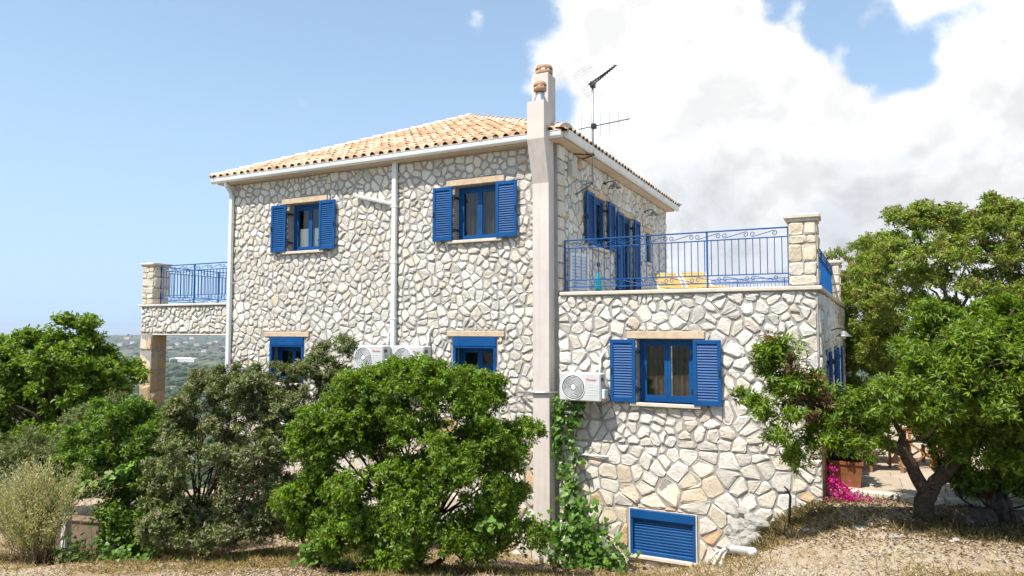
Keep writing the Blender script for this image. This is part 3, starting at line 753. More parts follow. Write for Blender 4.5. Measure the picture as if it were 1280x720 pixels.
for si in range(4):
    A, B = cor[si], cor[(si + 1) % 4]; e = (B - A); L = e.length; e.normalize()
    mid = (A + B) / 2; s = (apex - mid); S = s.length; s.normalize(); n_ = e.cross(s).normalized()
    if n_.z < 0: n_ = -n_
    rows = int(S / EXPO) + 1
    for r in range(rows):
        s0 = r * EXPO - .03
        for k in range(-1, int(L / PITCHW) + 1):
            a0 = k * PITCHW + .06
            # hips: a >= s*L/2/S and a <= L - s*L/2/S
            def ins(a, q): return q * L / 2 / S - .02 <= a <= L - q * L / 2 / S + .02
            cs_ = [(a0, s0), (a0 + PITCHW, s0), (a0, s0 + EXPO), (a0 + PITCHW, s0 + EXPO)]
            okc = [ins(*c) for c in cs_]
            if not any(okc): continue
            Mx = Matrix(((e.x, s.x, n_.x, 0), (e.y, s.y, n_.y, 0), (e.z, s.z, n_.z, 0), (0, 0, 0, 1)))
            jit = Matrix.Rotation(random.uniform(-.026, .026), 4, 'Z') @ Matrix.Translation((random.uniform(-.004, .004), random.uniform(-.014, .014), random.uniform(-.002, .009)))
            Mx = Matrix.Translation(A + e * a0 + s * s0) @ Mx @ jit
            if all(okc) and si == 0:
                x, y, z = proj(Mx.translation); cand.append((1 / z if 270 < x < 665 else 0, Mx)); continue
            bm = bmesh.new()
            vv_ = [bm.verts.new(Mx @ Vector(p)) for p in TV]
            for f_ in TF: bm.faces.new([vv_[i] for i in f_])
            if not all(okc):
                for (P0, P1) in ((A, apex), (B, apex)):
                    h = (P1 - P0); pn = Vector((h.y, -h.x, 0)).normalized()
                    if pn.dot(mid - P0) > 0: pn = -pn
                    bmesh.ops.bisect_plane(bm, geom=bm.verts[:] + bm.edges[:] + bm.faces[:], plane_co=P0 + pn * .03, plane_no=pn, clear_outer=True)
            bm.verts.index_update()
            rest.add([v.co.copy() for v in bm.verts], [tuple(v.index for v in f_.verts) for f_ in bm.faces]); bm.free()
cand.sort(key=lambda t: -t[0])
inv_roof = world_inv(roof)
for i, (sc, Mx) in enumerate(cand):
    if i < 300:
        o = bpy.data.objects.new('tile', tile_me); col.objects.link(o); o.parent = roof; o.matrix_parent_inverse = inv_roof; o.matrix_basis = Mx
    else: rest.add([Mx @ Vector(p) for p in TV], TF)
me = rest.mesh('tiles'); me.shade_smooth(); tag(link('tiles', me, M_TILE, roof), kind='stuff')
# hip caps
cap_prof = [(math.cos(t) * .115, math.sin(t) * .085) for t in np.linspace(0, math.pi, 8)]
for ci, c in enumerate(cor):
    d = apex - c; L = d.length; d.normalize(); side = d.cross(Vector((0, 0, 1))).normalized(); up = side.cross(d)
    k = 0.0; j = 0
    while k < L - .05:
        e0, e1 = k, min(k + .40, L + .05); V = []
        for (t, sc, dn) in ((e0, 1.08, .055), (e1, .9, .035)):
            for (a, b) in cap_prof: V.append(c + d * t + side * a * sc + up * (b * sc + dn - .02))
        n = len(cap_prof)
        for (a, b) in cap_prof: V.append(c + d * (e0 + .002) + side * a * .92 + up * (b * .92 + .055 - .02))
        F = [(i, i + 1, n + i + 1, n + i) for i in range(n - 1)] + [(2 * n + i, 2 * n + i + 1, i + 1, i) for i in range(n - 1)]
        m2 = MB(); m2.add(V, F)
        if j == 0: m2.add([V[2 * n + i] for i in range(n)], [tuple(range(n))])
        link('ridge_cap', m2.mesh('ridge_cap'), M_CAP, roof, True); k += .345; j += 1
m2 = MB(); m2.lathe([(.0, .115), (.09, .10), (.15, .05), (.17, -.03)], (apex.x, apex.y, apex.z), 12); m2.build('ridge_cap', M_CAP, roof, True)

# --- chimneys
ch = MB()
lo, hi = (-.39, -.06), (-.37, -.04)
secs = [(BASE, lo, -.27, -.002), (7.75, lo, -.27, -.002), (8.55, (-.40, -.05), -.50, -.06), (9.27, (-.40, -.05), -.50, -.06)]
V = []
for (z, (x0, x1), y0, y1) in secs: V += [(x0, y0, z), (x1, y0, z), (x1, y1, z), (x0, y1, z)]
F = [(3, 2, 1, 0)]
for i in range(len(secs) - 1):
    for k in range(4): F.append((i * 4 + k, i * 4 + (k + 1) % 4, (i + 1) * 4 + (k + 1) % 4, (i + 1) * 4 + k))
F.append(tuple(12 + k for k in range(4)))
ch.add(V, F); chim = tag(ch.build('chimney', M_PLASTER, house), 'pale plastered chimney breast cranked outward around the eave')
fl = MB(); fl.lathe([(.15, 0), (.145, .02), (.085, .15), (.085, .18), (.09, .18), (.09, .20), (.085, .20), (.085, .26)], (-.225, -.28, 9.27), 18); fl.build('flue', M_GREYMETAL, chim, True)
M_POT = simple('weathered_clay', (.34, .19, .11), (.50, .32, .21), 14, .85, .4, 50, .2)
def pot(c, r, h, parent):
    p = MB(); p.lathe([(r * .72, 0), (r * .98, .02), (r, h * .45), (r * .86, h * .5), (r * .86, h * .5)], c, 18)
    p.lathe([(r * 1.0, h * .62), (r * 1.02, h * .74), (r * .9, h), (r * .7, h), (r * .66, h * .7), (r * .9, h * .62)], c, 18)
    for k in range(7):
        a = k * 2 * math.pi / 7; p.tube([(c[0] + r * .88 * math.cos(a), c[1] + r * .88 * math.sin(a), c[2] + h * .46), (c[0] + r * .88 * math.cos(a), c[1] + r * .88 * math.sin(a), c[2] + h * .66)], r * .14, 5)
    return p.build('chimney_pot', M_POT, parent, True)
pot((-.225, -.28, 9.50), .125, .18, chim)
c2 = MB(); c2.bbox((-.66, .28, 8.6), (-.30, .66, 10.10), .012); chim2 = tag(c2.build('chimney', M_PLASTER, house), 'square plastered chimney stack rising through the roof tiles')
pot((-.47, .47, 10.095), .175, .21, chim2)
mt = MB(); mt.lathe([(.10, 0), (.10, .12), (.06, .12)], (-.47, .47, 10.095), 14); mt.build('flue', M_GREYMETAL, chim2, True)

# --- downpipes and conduits
def pipe(pts, w, mat, name='downpipe'):
    p = MB(); p.tube(pts, w, 8); return p.build(name, mat, house, True)
pm = MB(); pm.bbox((-8.72, -.115, .6), (-8.61, -.03, 8.30), .01); pm.tube([(-8.68, -OV - .05, 8.60), (-8.67, -OV - .02, 8.50), (-8.665, -.10, 8.34), (-8.665, -.075, 8.2)], .045, 8); pm.build('downpipe', M_GUTTER, house)
u_ = onY(493, 300, -.07)[0]
pm = MB(); pm.bbox((u_ - .055, -.12, 4.2), (u_ + .055, -.035, 8.57), .01)
for z in (5.2, 6.4, 7.6): pm.box((u_ - .075, -.125, z), (u_ + .075, -.03, z + .03))
pm.build('downpipe', M_GUTTER, house)
pm = MB(); P0, P1 = onY(445, 245, -.07), onY(490, 255, -.07)
pm.tube([P0, P1], .04, 6); pm.build('conduit', M_GUTTER, house)
pipe([onY(648, 490, -.06), onY(664, 491, -.30), onY(690, 491, -.30), onY(697, 490, -.06)], .022, M_GREYMETAL, 'conduit')
pipe([onY(716, 567, -.05), onY(760, 571, -.05)], .018, M_WHITE, 'conduit')
pipe([(AX + .03, -.03, 1.9), (AX + .03, -.03, 3.4), (AX + .03, -.03, 4.2)], .032, M_RUST)

# --- copings, pillars, left terrace
slab = lambda a, b, name='coping', mat=M_TRIM, bev=.012: (lambda m: (m.bbox(a, b, bev), m.build(name, mat, house))[1])(MB())
slab((.06, -.06, 5.622), (AX + .07, .36, 5.69)); (lambda m: (m.bbox((.362, -.34, 5.622), (AD, .07, 5.69), .012, lambda a, b, c: SIDE(a, b, c)), m.build('coping', M_TRIM, house)))(MB())
def pillar(x0, x1, y0, y1, z0, z1, pal, seed, capz=.12, hr=(.14, .30), jt=(.006, .012), pr=(.012, .028)):
    m = MB(); m.box((x0, y0, z0), (x1, y1, z1)); o = m.build('pillar', M_MORTAR, house); r = random.Random(seed)
    w = x1 - x0; d = y1 - y0
    for fr, ln in ((Frame((x0, y0, 0), (1, 0, 0), (0, -1, 0)), w), (Frame((x1, y0, 0), (0, 1, 0), (1, 0, 0)), d)):
        polys = []; z = z0 + .01
        while z < z1 - .02:
            h = min(r.uniform(*hr), z1 - z - .0)
            if z1 - z - h < .1: h = z1 - z
            k = r.choice((.38, .5, .62, 1)) * ln + r.uniform(-.02, .02)
            if k > ln * .9: polys.append([(.0, z), (ln, z), (ln, z + h), (.0, z + h)])
            else:
                t = r.uniform(-.03, .03); polys += [[(0, z), (k, z), (k + t, z + h), (0, z + h)], [(k, z), (ln, z), (ln, z + h), (k + t, z + h)]]
            z += h
        add_stones(o, fr, polys, r, jt, pr, pal=pal, warp=.008, minarea=.001)
    if capz:
        c = MB(); e = .032; c.bbox((x0 - e, y0 - e, z1 + .001), (x1 + e, y1 + e, z1 + capz * .4), .008); c.bbox((x0 - e * 2, y0 - e * 2, z1 + capz * .4 + .001), (x1 + e * 2, y1 + e * 2, z1 + capz), .012); c.build('pillar_cap', M_TRIM, o)
    return o
PP = [(.68, .60, .47), (.72, .64, .51), (.66, .56, .42), (.70, .63, .53), (.62, .52, .38)]
pillar(AX - .42, AX - .0, .0, .42, 5.691, 6.74, PP, 21); sx_ = 8.8 * math.sin(SKEW); pillar(AX - .40 + sx_, AX + sx_, 8.6, 9.0, 5.691, 6.74, PP, 22); sx_ = AD * math.sin(SKEW); pillar(AX - .40 + sx_, AX + sx_, AD - .42, AD - .02, 5.691, 6.74, PP, 23)
LX = -12.07
mbm = MB(); mbm.box((LX, .02, 4.87), (W0 - .002, .32, 5.585)); mbm.box((LX, .322, 4.87), (LX + .3, 6, 5.585)); beam = mbm.build('terrace_beam', M_MORTAR, house)
BF = Frame((0, .02, 0), (1, 0, 0), (0, -1, 0))
add_stones(beam, BF, cells(LX + .0, W0 - .03, 4.90, 5.58, .17, rnd), rnd, (.010, .018), (.02, .04))
slab((LX - .07, -.05, 5.588), (W0 - .005, .36, 5.645)); slab((LX - .07, .362, 5.588), (LX + .36, 6, 5.645))
slab((LX + .305, .325, 5.40), (W0 - .005, 6, 5.57), 'terrace_floor'); slab((LX + .46, .0, 4.83), (W0 - .03, .34, 4.868), 'lintel')
pillar(LX + .01, LX + .45, .02, .46, 5.646, 6.66, PP, 31, .10)
pillar(LX + .02, LX + .46, .0, .44, -.5, 4.868, [(.60, .44, .27), (.64, .50, .34), (.56, .40, .24), (.66, .55, .40)], 32, 0, (.35, .7), (.003, .006), (.006, .012))
m = MB(); m.box((LX, 5.6, -.5), (LX + .42, 6.0, 4.868)); m.build('pillar', M_MORTAR, house)
# corner quoins at the left end of the main front
vq = 4.0; qi = 0
while vq < TOP - .1:
    hq = rnd.uniform(.2, .3); add_stones(w_front, Frame((W0, 0, 0), (1, 0, 0), (0, -1, 0)), [[(.0, vq), (.16 if qi % 2 else .1, vq), (.16 if qi % 2 else .1, min(TOP - .01, vq + hq)), (.0, min(TOP - .01, vq + hq))]], rnd, (.006, .01), (.03, .045), warp=.004, minarea=.001); vq += hq; qi += 1

# --- stones become objects
STONES.sort(key=lambda s: -s[4])
restb = MB()
for i, (owner, V, F, c, sc) in enumerate(STONES):
    if i < 300:
        m = MB(); m.add(V, F, c); link('stone', m.mesh('stone'), M_STONE, owner)
    else: restb.add(V, F, c)
tag(link('stones', restb.mesh('stones'), M_STONE, house), kind='stuff')

# --- railings
def scroll(mb, fr, u, v, w, h, r=.005, flip=1, n=0.0):
    """a lazy S with a curl at each end"""
    P = []
    r0 = h * .34
    for i in range(13):
        a = 2.2 * math.pi * (1 - i / 12) ; rr = r0 * (1 - .62 * (1 - i / 12)); P.append((u + r0 * 1.1 + rr * math.sin(a + math.pi) * 1.0, v + h / 2 + rr * math.cos(a) * flip * -1))
    for i in range(13):
        a = 2.2 * math.pi * i / 12; rr = r0 * (1 - .62 * i / 12); P.append((u + w - r0 * 1.1 + rr * math.sin(a), v + h / 2 + rr * math.cos(a) * flip))
    mb.tube([fr(p[0], n, p[1]) for p in P], r, 4)
def railing(fr, u0, u1, zt, zb, label, posts=(), n=0.0, step=.115):
    M = lambda x, y, z: fr(x, y, z)
    t = MB(); t.bbox((u0, n - .022, zt - .012), (u1, n + .022, zt + .01), .004, M)
    o = tag(t.build('railing', M_BLUE2, house), label)
    z2, z3, z4 = zt - .155, zb + .23, zb + .10
    for z in (z2, z3, z4):
        q = MB(); q.box((u0, n - .014, z - .009), (u1, n + .014, z + .009), M); q.build('rail', M_BLUE2, o)
    L = u1 - u0; k = max(1, int(round(L / step)))
    b0 = MB(); b0.box((-.0065, -.0065, 0), (.0065, .0065, z2 - z3 - .02)); bme = b0.mesh('baluster'); bme.materials.append(M_BLUE2)
    for i in range(1, k):
        u = u0 + L * i / k
        if any(abs(u - p) < .04 for p in posts): continue
        b = bpy.data.objects.new('baluster', bme); col.objects.link(b); b.parent = o; b.matrix_parent_inverse = world_inv(o); b.location = fr(u, n, z3 + .01)
    for p in list(posts) + [u0 + .015, u1 - .015]:
        q = MB(); q.box((p - .014, n - .013, zb), (p + .014, n + .013, zt - .012), M); q.build('post', M_BLUE2, o)
    sw = .46; ns = int(L / sw)
    for i in range(ns):
        uu = u0 + (L - ns * sw) / 2 + i * sw
        s = MB(); scroll(s, fr, uu + .01, z2 + .009, sw - .02, .13, .0065, 1, n); s.build('scroll', M_BLUE2, o)
        s = MB(); scroll(s, fr, uu + .01, z4 + .007, sw - .02, .115, .0065, -1, n); s.build('scroll', M_BLUE2, o)
    return o
pu = onY(884, 320, .2)[0]
railing(Frame((0, .2, 0), (1, 0, 0), (0, -1, 0)), .06, AX - .42, 6.69, 5.69, 'blue wrought iron railing along the front of the terrace', (pu,))
railing(Frame((AX - .2, 0, 0), tuple(SIDE.U), tuple(SIDE.N)), .42, 8.6, 6.69, 5.69, 'blue railing between the terrace side pillars', (2.5, 4.6, 6.6))
railing(Frame((0, AD - .2, 0), (1, 0, 0), (0, -1, 0)), .1, AX - .42, 6.69, 5.60, 'blue railing at the far end of the terrace', (1.5, 3))
railing(Frame((0, .22, 0), (1, 0, 0), (0, -1, 0)), LX + .45, W0, 6.68, 5.645, 'blue railing over the stone beam beside the corner downpipe', (-10.3,))
railing(Frame((LX + .2, 0, 0), (0, 1, 0), (1, 0, 0)), .46, 6.0, 6.68, 5.645, 'blue railing along the outer edge of the small terrace', (2.3, 4.2))
#PART2
# ------------------------------------------------------------------ vegetation
def unit(a): return a / np.maximum(np.linalg.norm(a, axis=-1, keepdims=True), 1e-9)
def leaves(rng, pos, dirs, nrm, length, width, cols, fold=.25, curl=.12):
    """one four-cornered leaf, folded on its midrib, at each pos: base, two sides, tip"""
    n = len(pos); side = unit(np.cross(dirs, nrm)); nrm = np.cross(side, dirs)
    L = length[:, None]; Wd = width[:, None]
    b = pos; t = pos + dirs * L - nrm * L * curl
    m = pos + dirs * L * .48
    l = m + side * Wd * .5 + nrm * Wd * fold; r = m - side * Wd * .5 + nrm * Wd * fold
    V = np.stack([b, l, t, r], 1).reshape(-1, 3)
    i = np.arange(n)[:, None] * 4
    F = np.concatenate([i + np.array([[0, 2, 1]]), i + np.array([[0, 3, 2]])], 1).reshape(-1, 3)
    return V, F, np.repeat(cols, 4, 0)
def palette(rng, n, cols, wts, jit=.18):
    c = np.array(cols)[rng.choice(len(cols), n, p=np.array(wts) / sum(wts))]
    return np.clip(c * (1 + rng.normal(0, jit, (n, 1))), .004, .7)
def lobes_to_clumps(rng, lobes, n, rmin, rmax, inner=.25):
    """spread leaf clumps over (and some inside) a set of ellipsoid lobes, only where no other lobe swallows them"""
    L = np.array(lobes, float); w = (L[:, 3] * L[:, 4] + L[:, 4] * L[:, 5] + L[:, 3] * L[:, 5]); out = []
    tries = 0
    while len(out) < n and tries < n * 30:
        tries += 1
        k = rng.choice(len(L), p=w / w.sum()); d = unit(rng.normal(size=3))
        if d[2] < -.75: continue
        s = (rng.uniform(.78, 1.08) if rng.random() > .14 else rng.uniform(1.08, 1.26)) if rng.random() > inner else rng.uniform(.3, .8)
        p = L[k, :3] + d * L[k, 3:6] * s
        q = (((p - L[:, :3]) / L[:, 3:6]) ** 2).sum(1)
        if (np.delete(q, k) < .50).any() and rng.random() > inner * .5: continue
        out.append((*p, rng.uniform(rmin * .7, rmax) * (.62 if s > 1.08 else 1)))
    return np.array(out)
def foliage(rng, clumps, centre, nleaf, length, width, cols, wts, twig=9, updir=.35, spread=.85, flat=.75, tipcols=None, tipf=.25, droop=0.0, fold=.25):
    r = clumps[:, 3]; ntw = max(1, nleaf // twig); p = r ** 2 / (r ** 2).sum()
    k = rng.choice(len(clumps), ntw, p=p); c = clumps[k]
    outw = unit(c[:, :3] - np.asarray(centre))
    d = unit(rng.normal(size=(ntw, 3)) * .8 + outw * .75 + np.array([0, 0, updir]))
    rad = c[:, 3:4] * rng.uniform(.35, 1.08, (ntw, 1)) ** .7
    base = c[:, :3] + d * rad * np.array([1, 1, flat])
    axis = unit(d + rng.normal(size=(ntw, 3)) * .35 + np.array([0, 0, updir - droop]))
    # leaves round each twig
    ax = np.repeat(axis, twig, 0); n = len(ax); b = np.repeat(base, twig, 0)
    t = rng.uniform(-1, .25, (n, 1)); rnd3 = rng.normal(size=(n, 3)); perp = unit(rnd3 - ax * (rnd3 * ax).sum(1, keepdims=True))
    pos = b + ax * t * length * 1.5 + perp * .004
    dirs = unit(ax * (1 - spread * .55) + perp * spread + np.array([0, 0, -droop * .5]))
    nr = unit(np.cross(np.cross(dirs, ax + perp * .01), dirs) + rng.normal(size=(n, 3)) * .3 + np.array([0, 0, .45]))
    Ln = length * rng.uniform(.65, 1.25, n); Wn = width * rng.uniform(.7, 1.2, n)
    tw = rng.normal(0, .13, (ntw, 1))
    cl = palette(rng, n, cols, wts, .14) * np.repeat(1 + tw, twig, 0)
    if tipcols is not None:
        istip = np.repeat(rng.random(ntw) < tipf, twig) & (t[:, 0] > -.45)
        tcx = palette(rng, n, *tipcols); cl[istip] = tcx[istip]
    return leaves(rng, pos, dirs, nr, Ln, Wn, np.clip(cl, .004, .75), fold)
def limb(mb, rng, a, b, r0, r1, sag=.12, n=7, sides=7):
    a, b = np.array(a, float), np.array(b, float); L = np.linalg.norm(b - a)
    o = rng.normal(0, .10, 3) * L; pts = []; rr = []
    for i in range(n):
        t = i / (n - 1); p = a * (1 - t) + b * t + o * math.sin(math.pi * t) + np.array([0, 0, sag * L * math.sin(math.pi * t)]) + (rng.normal(0, .012, 3) * L if 0 < i < n - 1 else 0)
        pts.append(p); rr.append(r0 + (r1 - r0) * t ** .8)
    mb.tube(pts, rr, sides, True); return pts
def plant(name, label, cat, base, lobes, nclump, rclump, nleaf, length, width, cols, wts, seed, mat=None, stems=3, trunk_r=.06, fork=None, group=None, bark=None, crown='crown', stem='trunk', extra=None, inner=.25, **kw):
    rng = np.random.default_rng(seed)
    bz = gz(base[0], base[1]) if len(base) == 2 else base[2]
    b = np.array([base[0], base[1], bz]); t = thing(name, tuple(b), label, cat, group)
    cl = lobes_to_clumps(rng, lobes, nclump, rclump[0], rclump[1], inner)
    if extra is not None: cl = np.concatenate([cl, np.array(extra, float)])
    L = np.array(lobes); cen = L[:, :3].mean(0); cen[2] -= L[:, 5].max() * .5
    V, F, C = foliage(rng, cl, cen, nleaf, length, width, cols, wts, **kw)
    link(crown, np_mesh(crown, V, F, C), mat or M_LEAF, t)
    mb = MB()
    forks = fork or [b + np.array([rng.normal(0, .25), rng.normal(0, .25), (cen[2] - bz) * rng.uniform(.4, .7)]) for _ in range(stems)]
    tgt = cl[rng.choice(len(cl), min(len(cl), max(14, stems * 9)), replace=False)]
    for f in forks: limb(mb, rng, b + rng.normal(0, .05, 3) * np.array([1, 1, 0]) - np.array([0, 0, .1]), f, trunk_r, trunk_r * .65, 0, 6, 8)
    for c in tgt:
        f = min(forks, key=lambda q: np.linalg.norm(q - c[:3])); limb(mb, rng, f, c[:3] * .85 + np.array(f) * .15, trunk_r * .5, .008, .08, 6, 5)
    mb.build(stem, bark or M_BARK, t, True)
    return t, cl
G_BRIGHT = ([(.11, .19, .012), (.16, .245, .016), (.07, .13, .012), (.21, .29, .022), (.22, .14, .05)], [4, 4, 3, 2, .12])
G_DARK = ([(.088, .148, .015), (.135, .208, .018), (.185, .262, .022), (.245, .32, .03), (.20, .13, .05)], [4, 4, 3, 2, .12])
G_GREY = ([(.12, .16, .042), (.17, .205, .065), (.22, .235, .095), (.08, .115, .03), (.29, .275, .15)], [4, 4, 2.4, 2.5, 1])
G_PALE = ([(.195, .26, .034), (.245, .305, .045), (.145, .205, .032), (.295, .34, .07), (.28, .17, .07)], [3, 4, 2.5, 2, .25])
TIP_LIGHT = ([(.17, .28, .03), (.22, .33, .04)], [1, 1])
TIP_RED = ([(.22, .11, .05), (.28, .17, .07), (.17, .09, .05)], [1, 1, 1])
TIP_CREAM = ([(.24, .22, .13), (.30, .26, .17)], [1, 1])

# the big rounded shrub in front of the main wall
def px_lobe(x, y, d, rx, ry, rd=None):
    p = atd(x, y, d); k = d / FPX; q = lambda r_: max(r_ * k - .15, r_ * k * .5); return (*p, q(rx), q(rd or rx), q(ry))
big = [px_lobe(520, 580, 9.9, 130, 115), px_lobe(430, 560, 9.9, 70, 80), px_lobe(600, 570, 9.9, 82, 95), px_lobe(548, 506, 9.9, 82, 58), px_lobe(470, 505, 9.9, 62, 50),
       px_lobe(400, 625, 9.8, 52, 60), px_lobe(630, 640, 9.7, 55, 60), px_lobe(560, 650, 9.3, 80, 65), px_lobe(450, 650, 9.4, 62, 52), px_lobe(610, 665, 9.4, 60, 45), px_lobe(500, 670, 9.3, 60, 45), px_lobe(550, 476, 9.9, 42, 30), px_lobe(500, 478, 9.9, 48, 34), px_lobe(392, 665, 9.9, 44, 40), px_lobe(430, 680, 9.6, 44, 30), px_lobe(455, 495, 9.9, 40, 36), px_lobe(640, 552, 10, 46, 50)]
plant('lentisk_shrub', 'large rounded bright green shrub covering the foot of the main wall', 'shrub', (-1.15, -2.9), big, 330, (.20, .36), 190000, .060, .028, *G_BRIGHT, seed=11, stems=6, trunk_r=.05, tipcols=TIP_LIGHT, tipf=.16, twig=11, flat=.75, inner=.5)
ol1 = [px_lobe(275, 560, 11.6, 82, 95), px_lobe(285, 490, 11.6, 52, 42), px_lobe(235, 610, 11.4, 60, 70), px_lobe(320, 600, 11.4, 55, 75), px_lobe(345, 540, 11.8, 45, 60), px_lobe(248, 530, 11.7, 42, 48), px_lobe(258, 495, 11.7, 34, 36), px_lobe(310, 500, 11.8, 36, 40), px_lobe(330, 560, 11.7, 45, 50), px_lobe(230, 650, 11.2, 52, 45), px_lobe(290, 655, 11.2, 55, 42), px_lobe(345, 645, 11.3, 40, 48), px_lobe(330, 490, 11.9, 40, 45)]
plant('oleaster_bush', 'tall grey-green bush below the left corner downpipe', 'bush', (-5.3, -3.3), ol1, 230, (.18, .34), 105000, .058, .024, *G_GREY, seed=12, mat=M_LEAFDULL, stems=5, trunk_r=.04, tipcols=TIP_CREAM, tipf=.22, twig=10, updir=.5)
ol2 = [px_lobe(395, 500, 12.4, 50, 62), px_lobe(410, 455, 12.4, 30, 32), px_lobe(365, 530, 12.3, 36, 50), px_lobe(440, 520, 12.5, 30, 40), px_lobe(338, 505, 12.3, 32, 34), px_lobe(425, 440, 12.5, 24, 26)]
plant('oleaster_bush', 'grey-green bush reaching up to the paired air conditioners', 'bush', (-4.2, -1.9), ol2, 95, (.16, .30), 40000, .056, .023, *G_GREY, seed=13, mat=M_LEAFDULL, stems=4, trunk_r=.035, tipcols=TIP_CREAM, tipf=.2, twig=10, updir=.5)
lt = [px_lobe(60, 515, 15.5, 105, 95), px_lobe(92, 425, 15.5, 30, 32), px_lobe(40, 440, 15.5, 30, 30), px_lobe(105, 460, 15.5, 55, 42), px_lobe(20, 480, 15.5, 60, 60), px_lobe(112, 505, 15.5, 42, 60), px_lobe(75, 430, 15.5, 22, 26), px_lobe(100, 415, 15.5, 14, 18), px_lobe(45, 425, 15.5, 14, 18), px_lobe(-30, 540, 15.5, 80, 80)]
plant('carob_tree', 'broad glossy green tree standing beyond the terrace column', 'tree', (-11.3, -2.6), lt, 260, (.24, .46), 90000, .115, .054, [(.135, .215, .018), (.19, .28, .025), (.09, .155, .014), (.25, .33, .035)], [4, 4, 3, 2], seed=14, stems=3, trunk_r=.13, tipcols=TIP_LIGHT, tipf=.15, twig=9)
mid = [px_lobe(150, 560, 12.2, 60, 60), px_lobe(188, 572, 12.3, 38, 48), px_lobe(120, 590, 12.0, 45, 38), px_lobe(180, 620, 12.0, 42, 55), px_lobe(222, 505, 12.8, 22, 30), px_lobe(212, 540, 12.6, 26, 34), px_lobe(165, 650, 11.8, 45, 38), px_lobe(200, 655, 11.7, 40, 36)]
plant('laurel_bush', 'leafy mid green bush in front of the terrace column', 'bush', (-6.9, -3.9), mid, 150, (.18, .34), 62000, .07, .032, [(.095, .175, .016), (.135, .225, .02), (.06, .12, .014), (.19, .28, .03)], [4, 4, 3, 2], seed=15, stems=4, trunk_r=.04, tipcols=TIP_LIGHT, tipf=.2, twig=9)
sm = [px_lobe(125, 525, 13.4, 50, 32), px_lobe(60, 560, 13.4, 60, 30), px_lobe(145, 530, 13.5, 34, 30), px_lobe(10, 570, 13.2, 50, 30)]
plant('sage_bush', 'dusty grey bush between the glossy tree and the dry broom', 'bush', (-8.6, -4.0), sm, 80, (.18, .34), 30000, .05, .02, *G_GREY, seed=16, mat=M_LEAFDULL, stems=4, trunk_r=.03, twig=10, updir=.5)

# right: forked dark tree, tall pale tree behind it, low bush
fork0 = atd(1160, 612, 9.55)
tb = atd(1153, 646, 9.55); tb[2] = gz(tb[0], tb[1])
rt = [px_lobe(1215, 455, 8.7, 80, 52), px_lobe(1265, 490, 8.5, 70, 60), px_lobe(1130, 500, 8.8, 46, 34), px_lobe(1185, 500, 8.6, 60, 42), px_lobe(1330, 480, 8.6, 60, 60), px_lobe(1210, 455, 9.7, 92, 80), px_lobe(1265, 480, 9.8, 80, 100), px_lobe(1145, 505, 9.5, 62, 52), px_lobe(1225, 545, 9.5, 80, 55), px_lobe(1080, 540, 9.3, 42, 32), px_lobe(1010, 520, 9.2, 52, 52),
      px_lobe(975, 490, 9.2, 40, 42), px_lobe(1040, 545, 9.2, 40, 36), px_lobe(955, 450, 9.25, 26, 34), px_lobe(985, 515, 9.2, 52, 50), px_lobe(1065, 520, 9.3, 44, 40), px_lobe(1025, 490, 9.25, 40, 36), px_lobe(955, 500, 9.2, 34, 34), px_lobe(960, 425, 9.25, 20, 24), px_lobe(985, 455, 9.2, 26, 30), px_lobe(1000, 570, 9.2, 28, 22), px_lobe(1125, 545, 9.4, 50, 30), px_lobe(1330, 500, 10, 90, 110), px_lobe(1255, 400, 9.9, 50, 38), px_lobe(1180, 420, 9.8, 40, 36)]
fk = [fork0, atd(1110, 555, 9.4), atd(1205, 562, 9.6), atd(1045, 530, 9.25)]
rng = np.random.default_rng(5)
tree = thing('forked_tree', tuple(tb), 'dark green tree with forked black trunk growing beside the annex', 'tree')
cl = lobes_to_clumps(rng, rt, 420, .17, .32, .35)
cen = np.array([x[:3] for x in rt]).mean(0); cen[2] -= .4
V, F, C = foliage(rng, cl, cen, 160000, .085, .027, *G_DARK, twig=11, tipcols=TIP_LIGHT, tipf=.22, flat=.75, updir=.4)
link('crown', np_mesh('crown', V, F, C), M_LEAF, tree)
red = np.array([(*atd(x, y, 9.1), r_) for x, y, r_ in ((990, 455, .2), (1018, 478, .22), (1035, 500, .2), (965, 425, .14), (1000, 500, .16), (1020, 520, .16))])
V, F, C = foliage(rng, red, cen, 1300, .075, .022, [(.20, .10, .06), (.26, .15, .09), (.15, .08, .05), (.10, .13, .03)], [3, 3, 2, 2], twig=7)
tag(link('dry_foliage', np_mesh('dry_foliage', V, F, C), M_DRY, tree), 'reddish brown dried leaves amid the green branch')
mb = MB()
def path(pts, radii, sides=9):
    P = []; Rr = []
    for i in range(len(pts) - 1):
        for k in range(4):
            t = k / 4; P.append(np.array(pts[i]) * (1 - t) + np.array(pts[i + 1]) * t + rng.normal(0, .010, 3)); Rr.append(radii[i] * (1 - t) + radii[i + 1] * t)
    P.append(pts[-1]); Rr.append(radii[-1]); mb.tube(P, Rr, sides)
path([tb - np.array([0, 0, .15]), tb + np.array([0, 0, .06]), fork0, fork0 + np.array([0, 0, .03])], [.17, .13, .125, .105])
path([fork0 - np.array([.02, 0, .05]), atd(1142, 588, 9.52), atd(1130, 566, 9.47), atd(1105, 553, 9.4), atd(1075, 540, 9.32), atd(1045, 528, 9.25), atd(1010, 505, 9.2)], [.10, .085, .08, .07, .055, .04, .022])
path([fork0 + np.array([.02, 0, -.05]), atd(1180, 592, 9.55), atd(1195, 575, 9.6), atd(1203, 550, 9.62), atd(1210, 500, 9.7)], [.10, .095, .09, .065, .04])
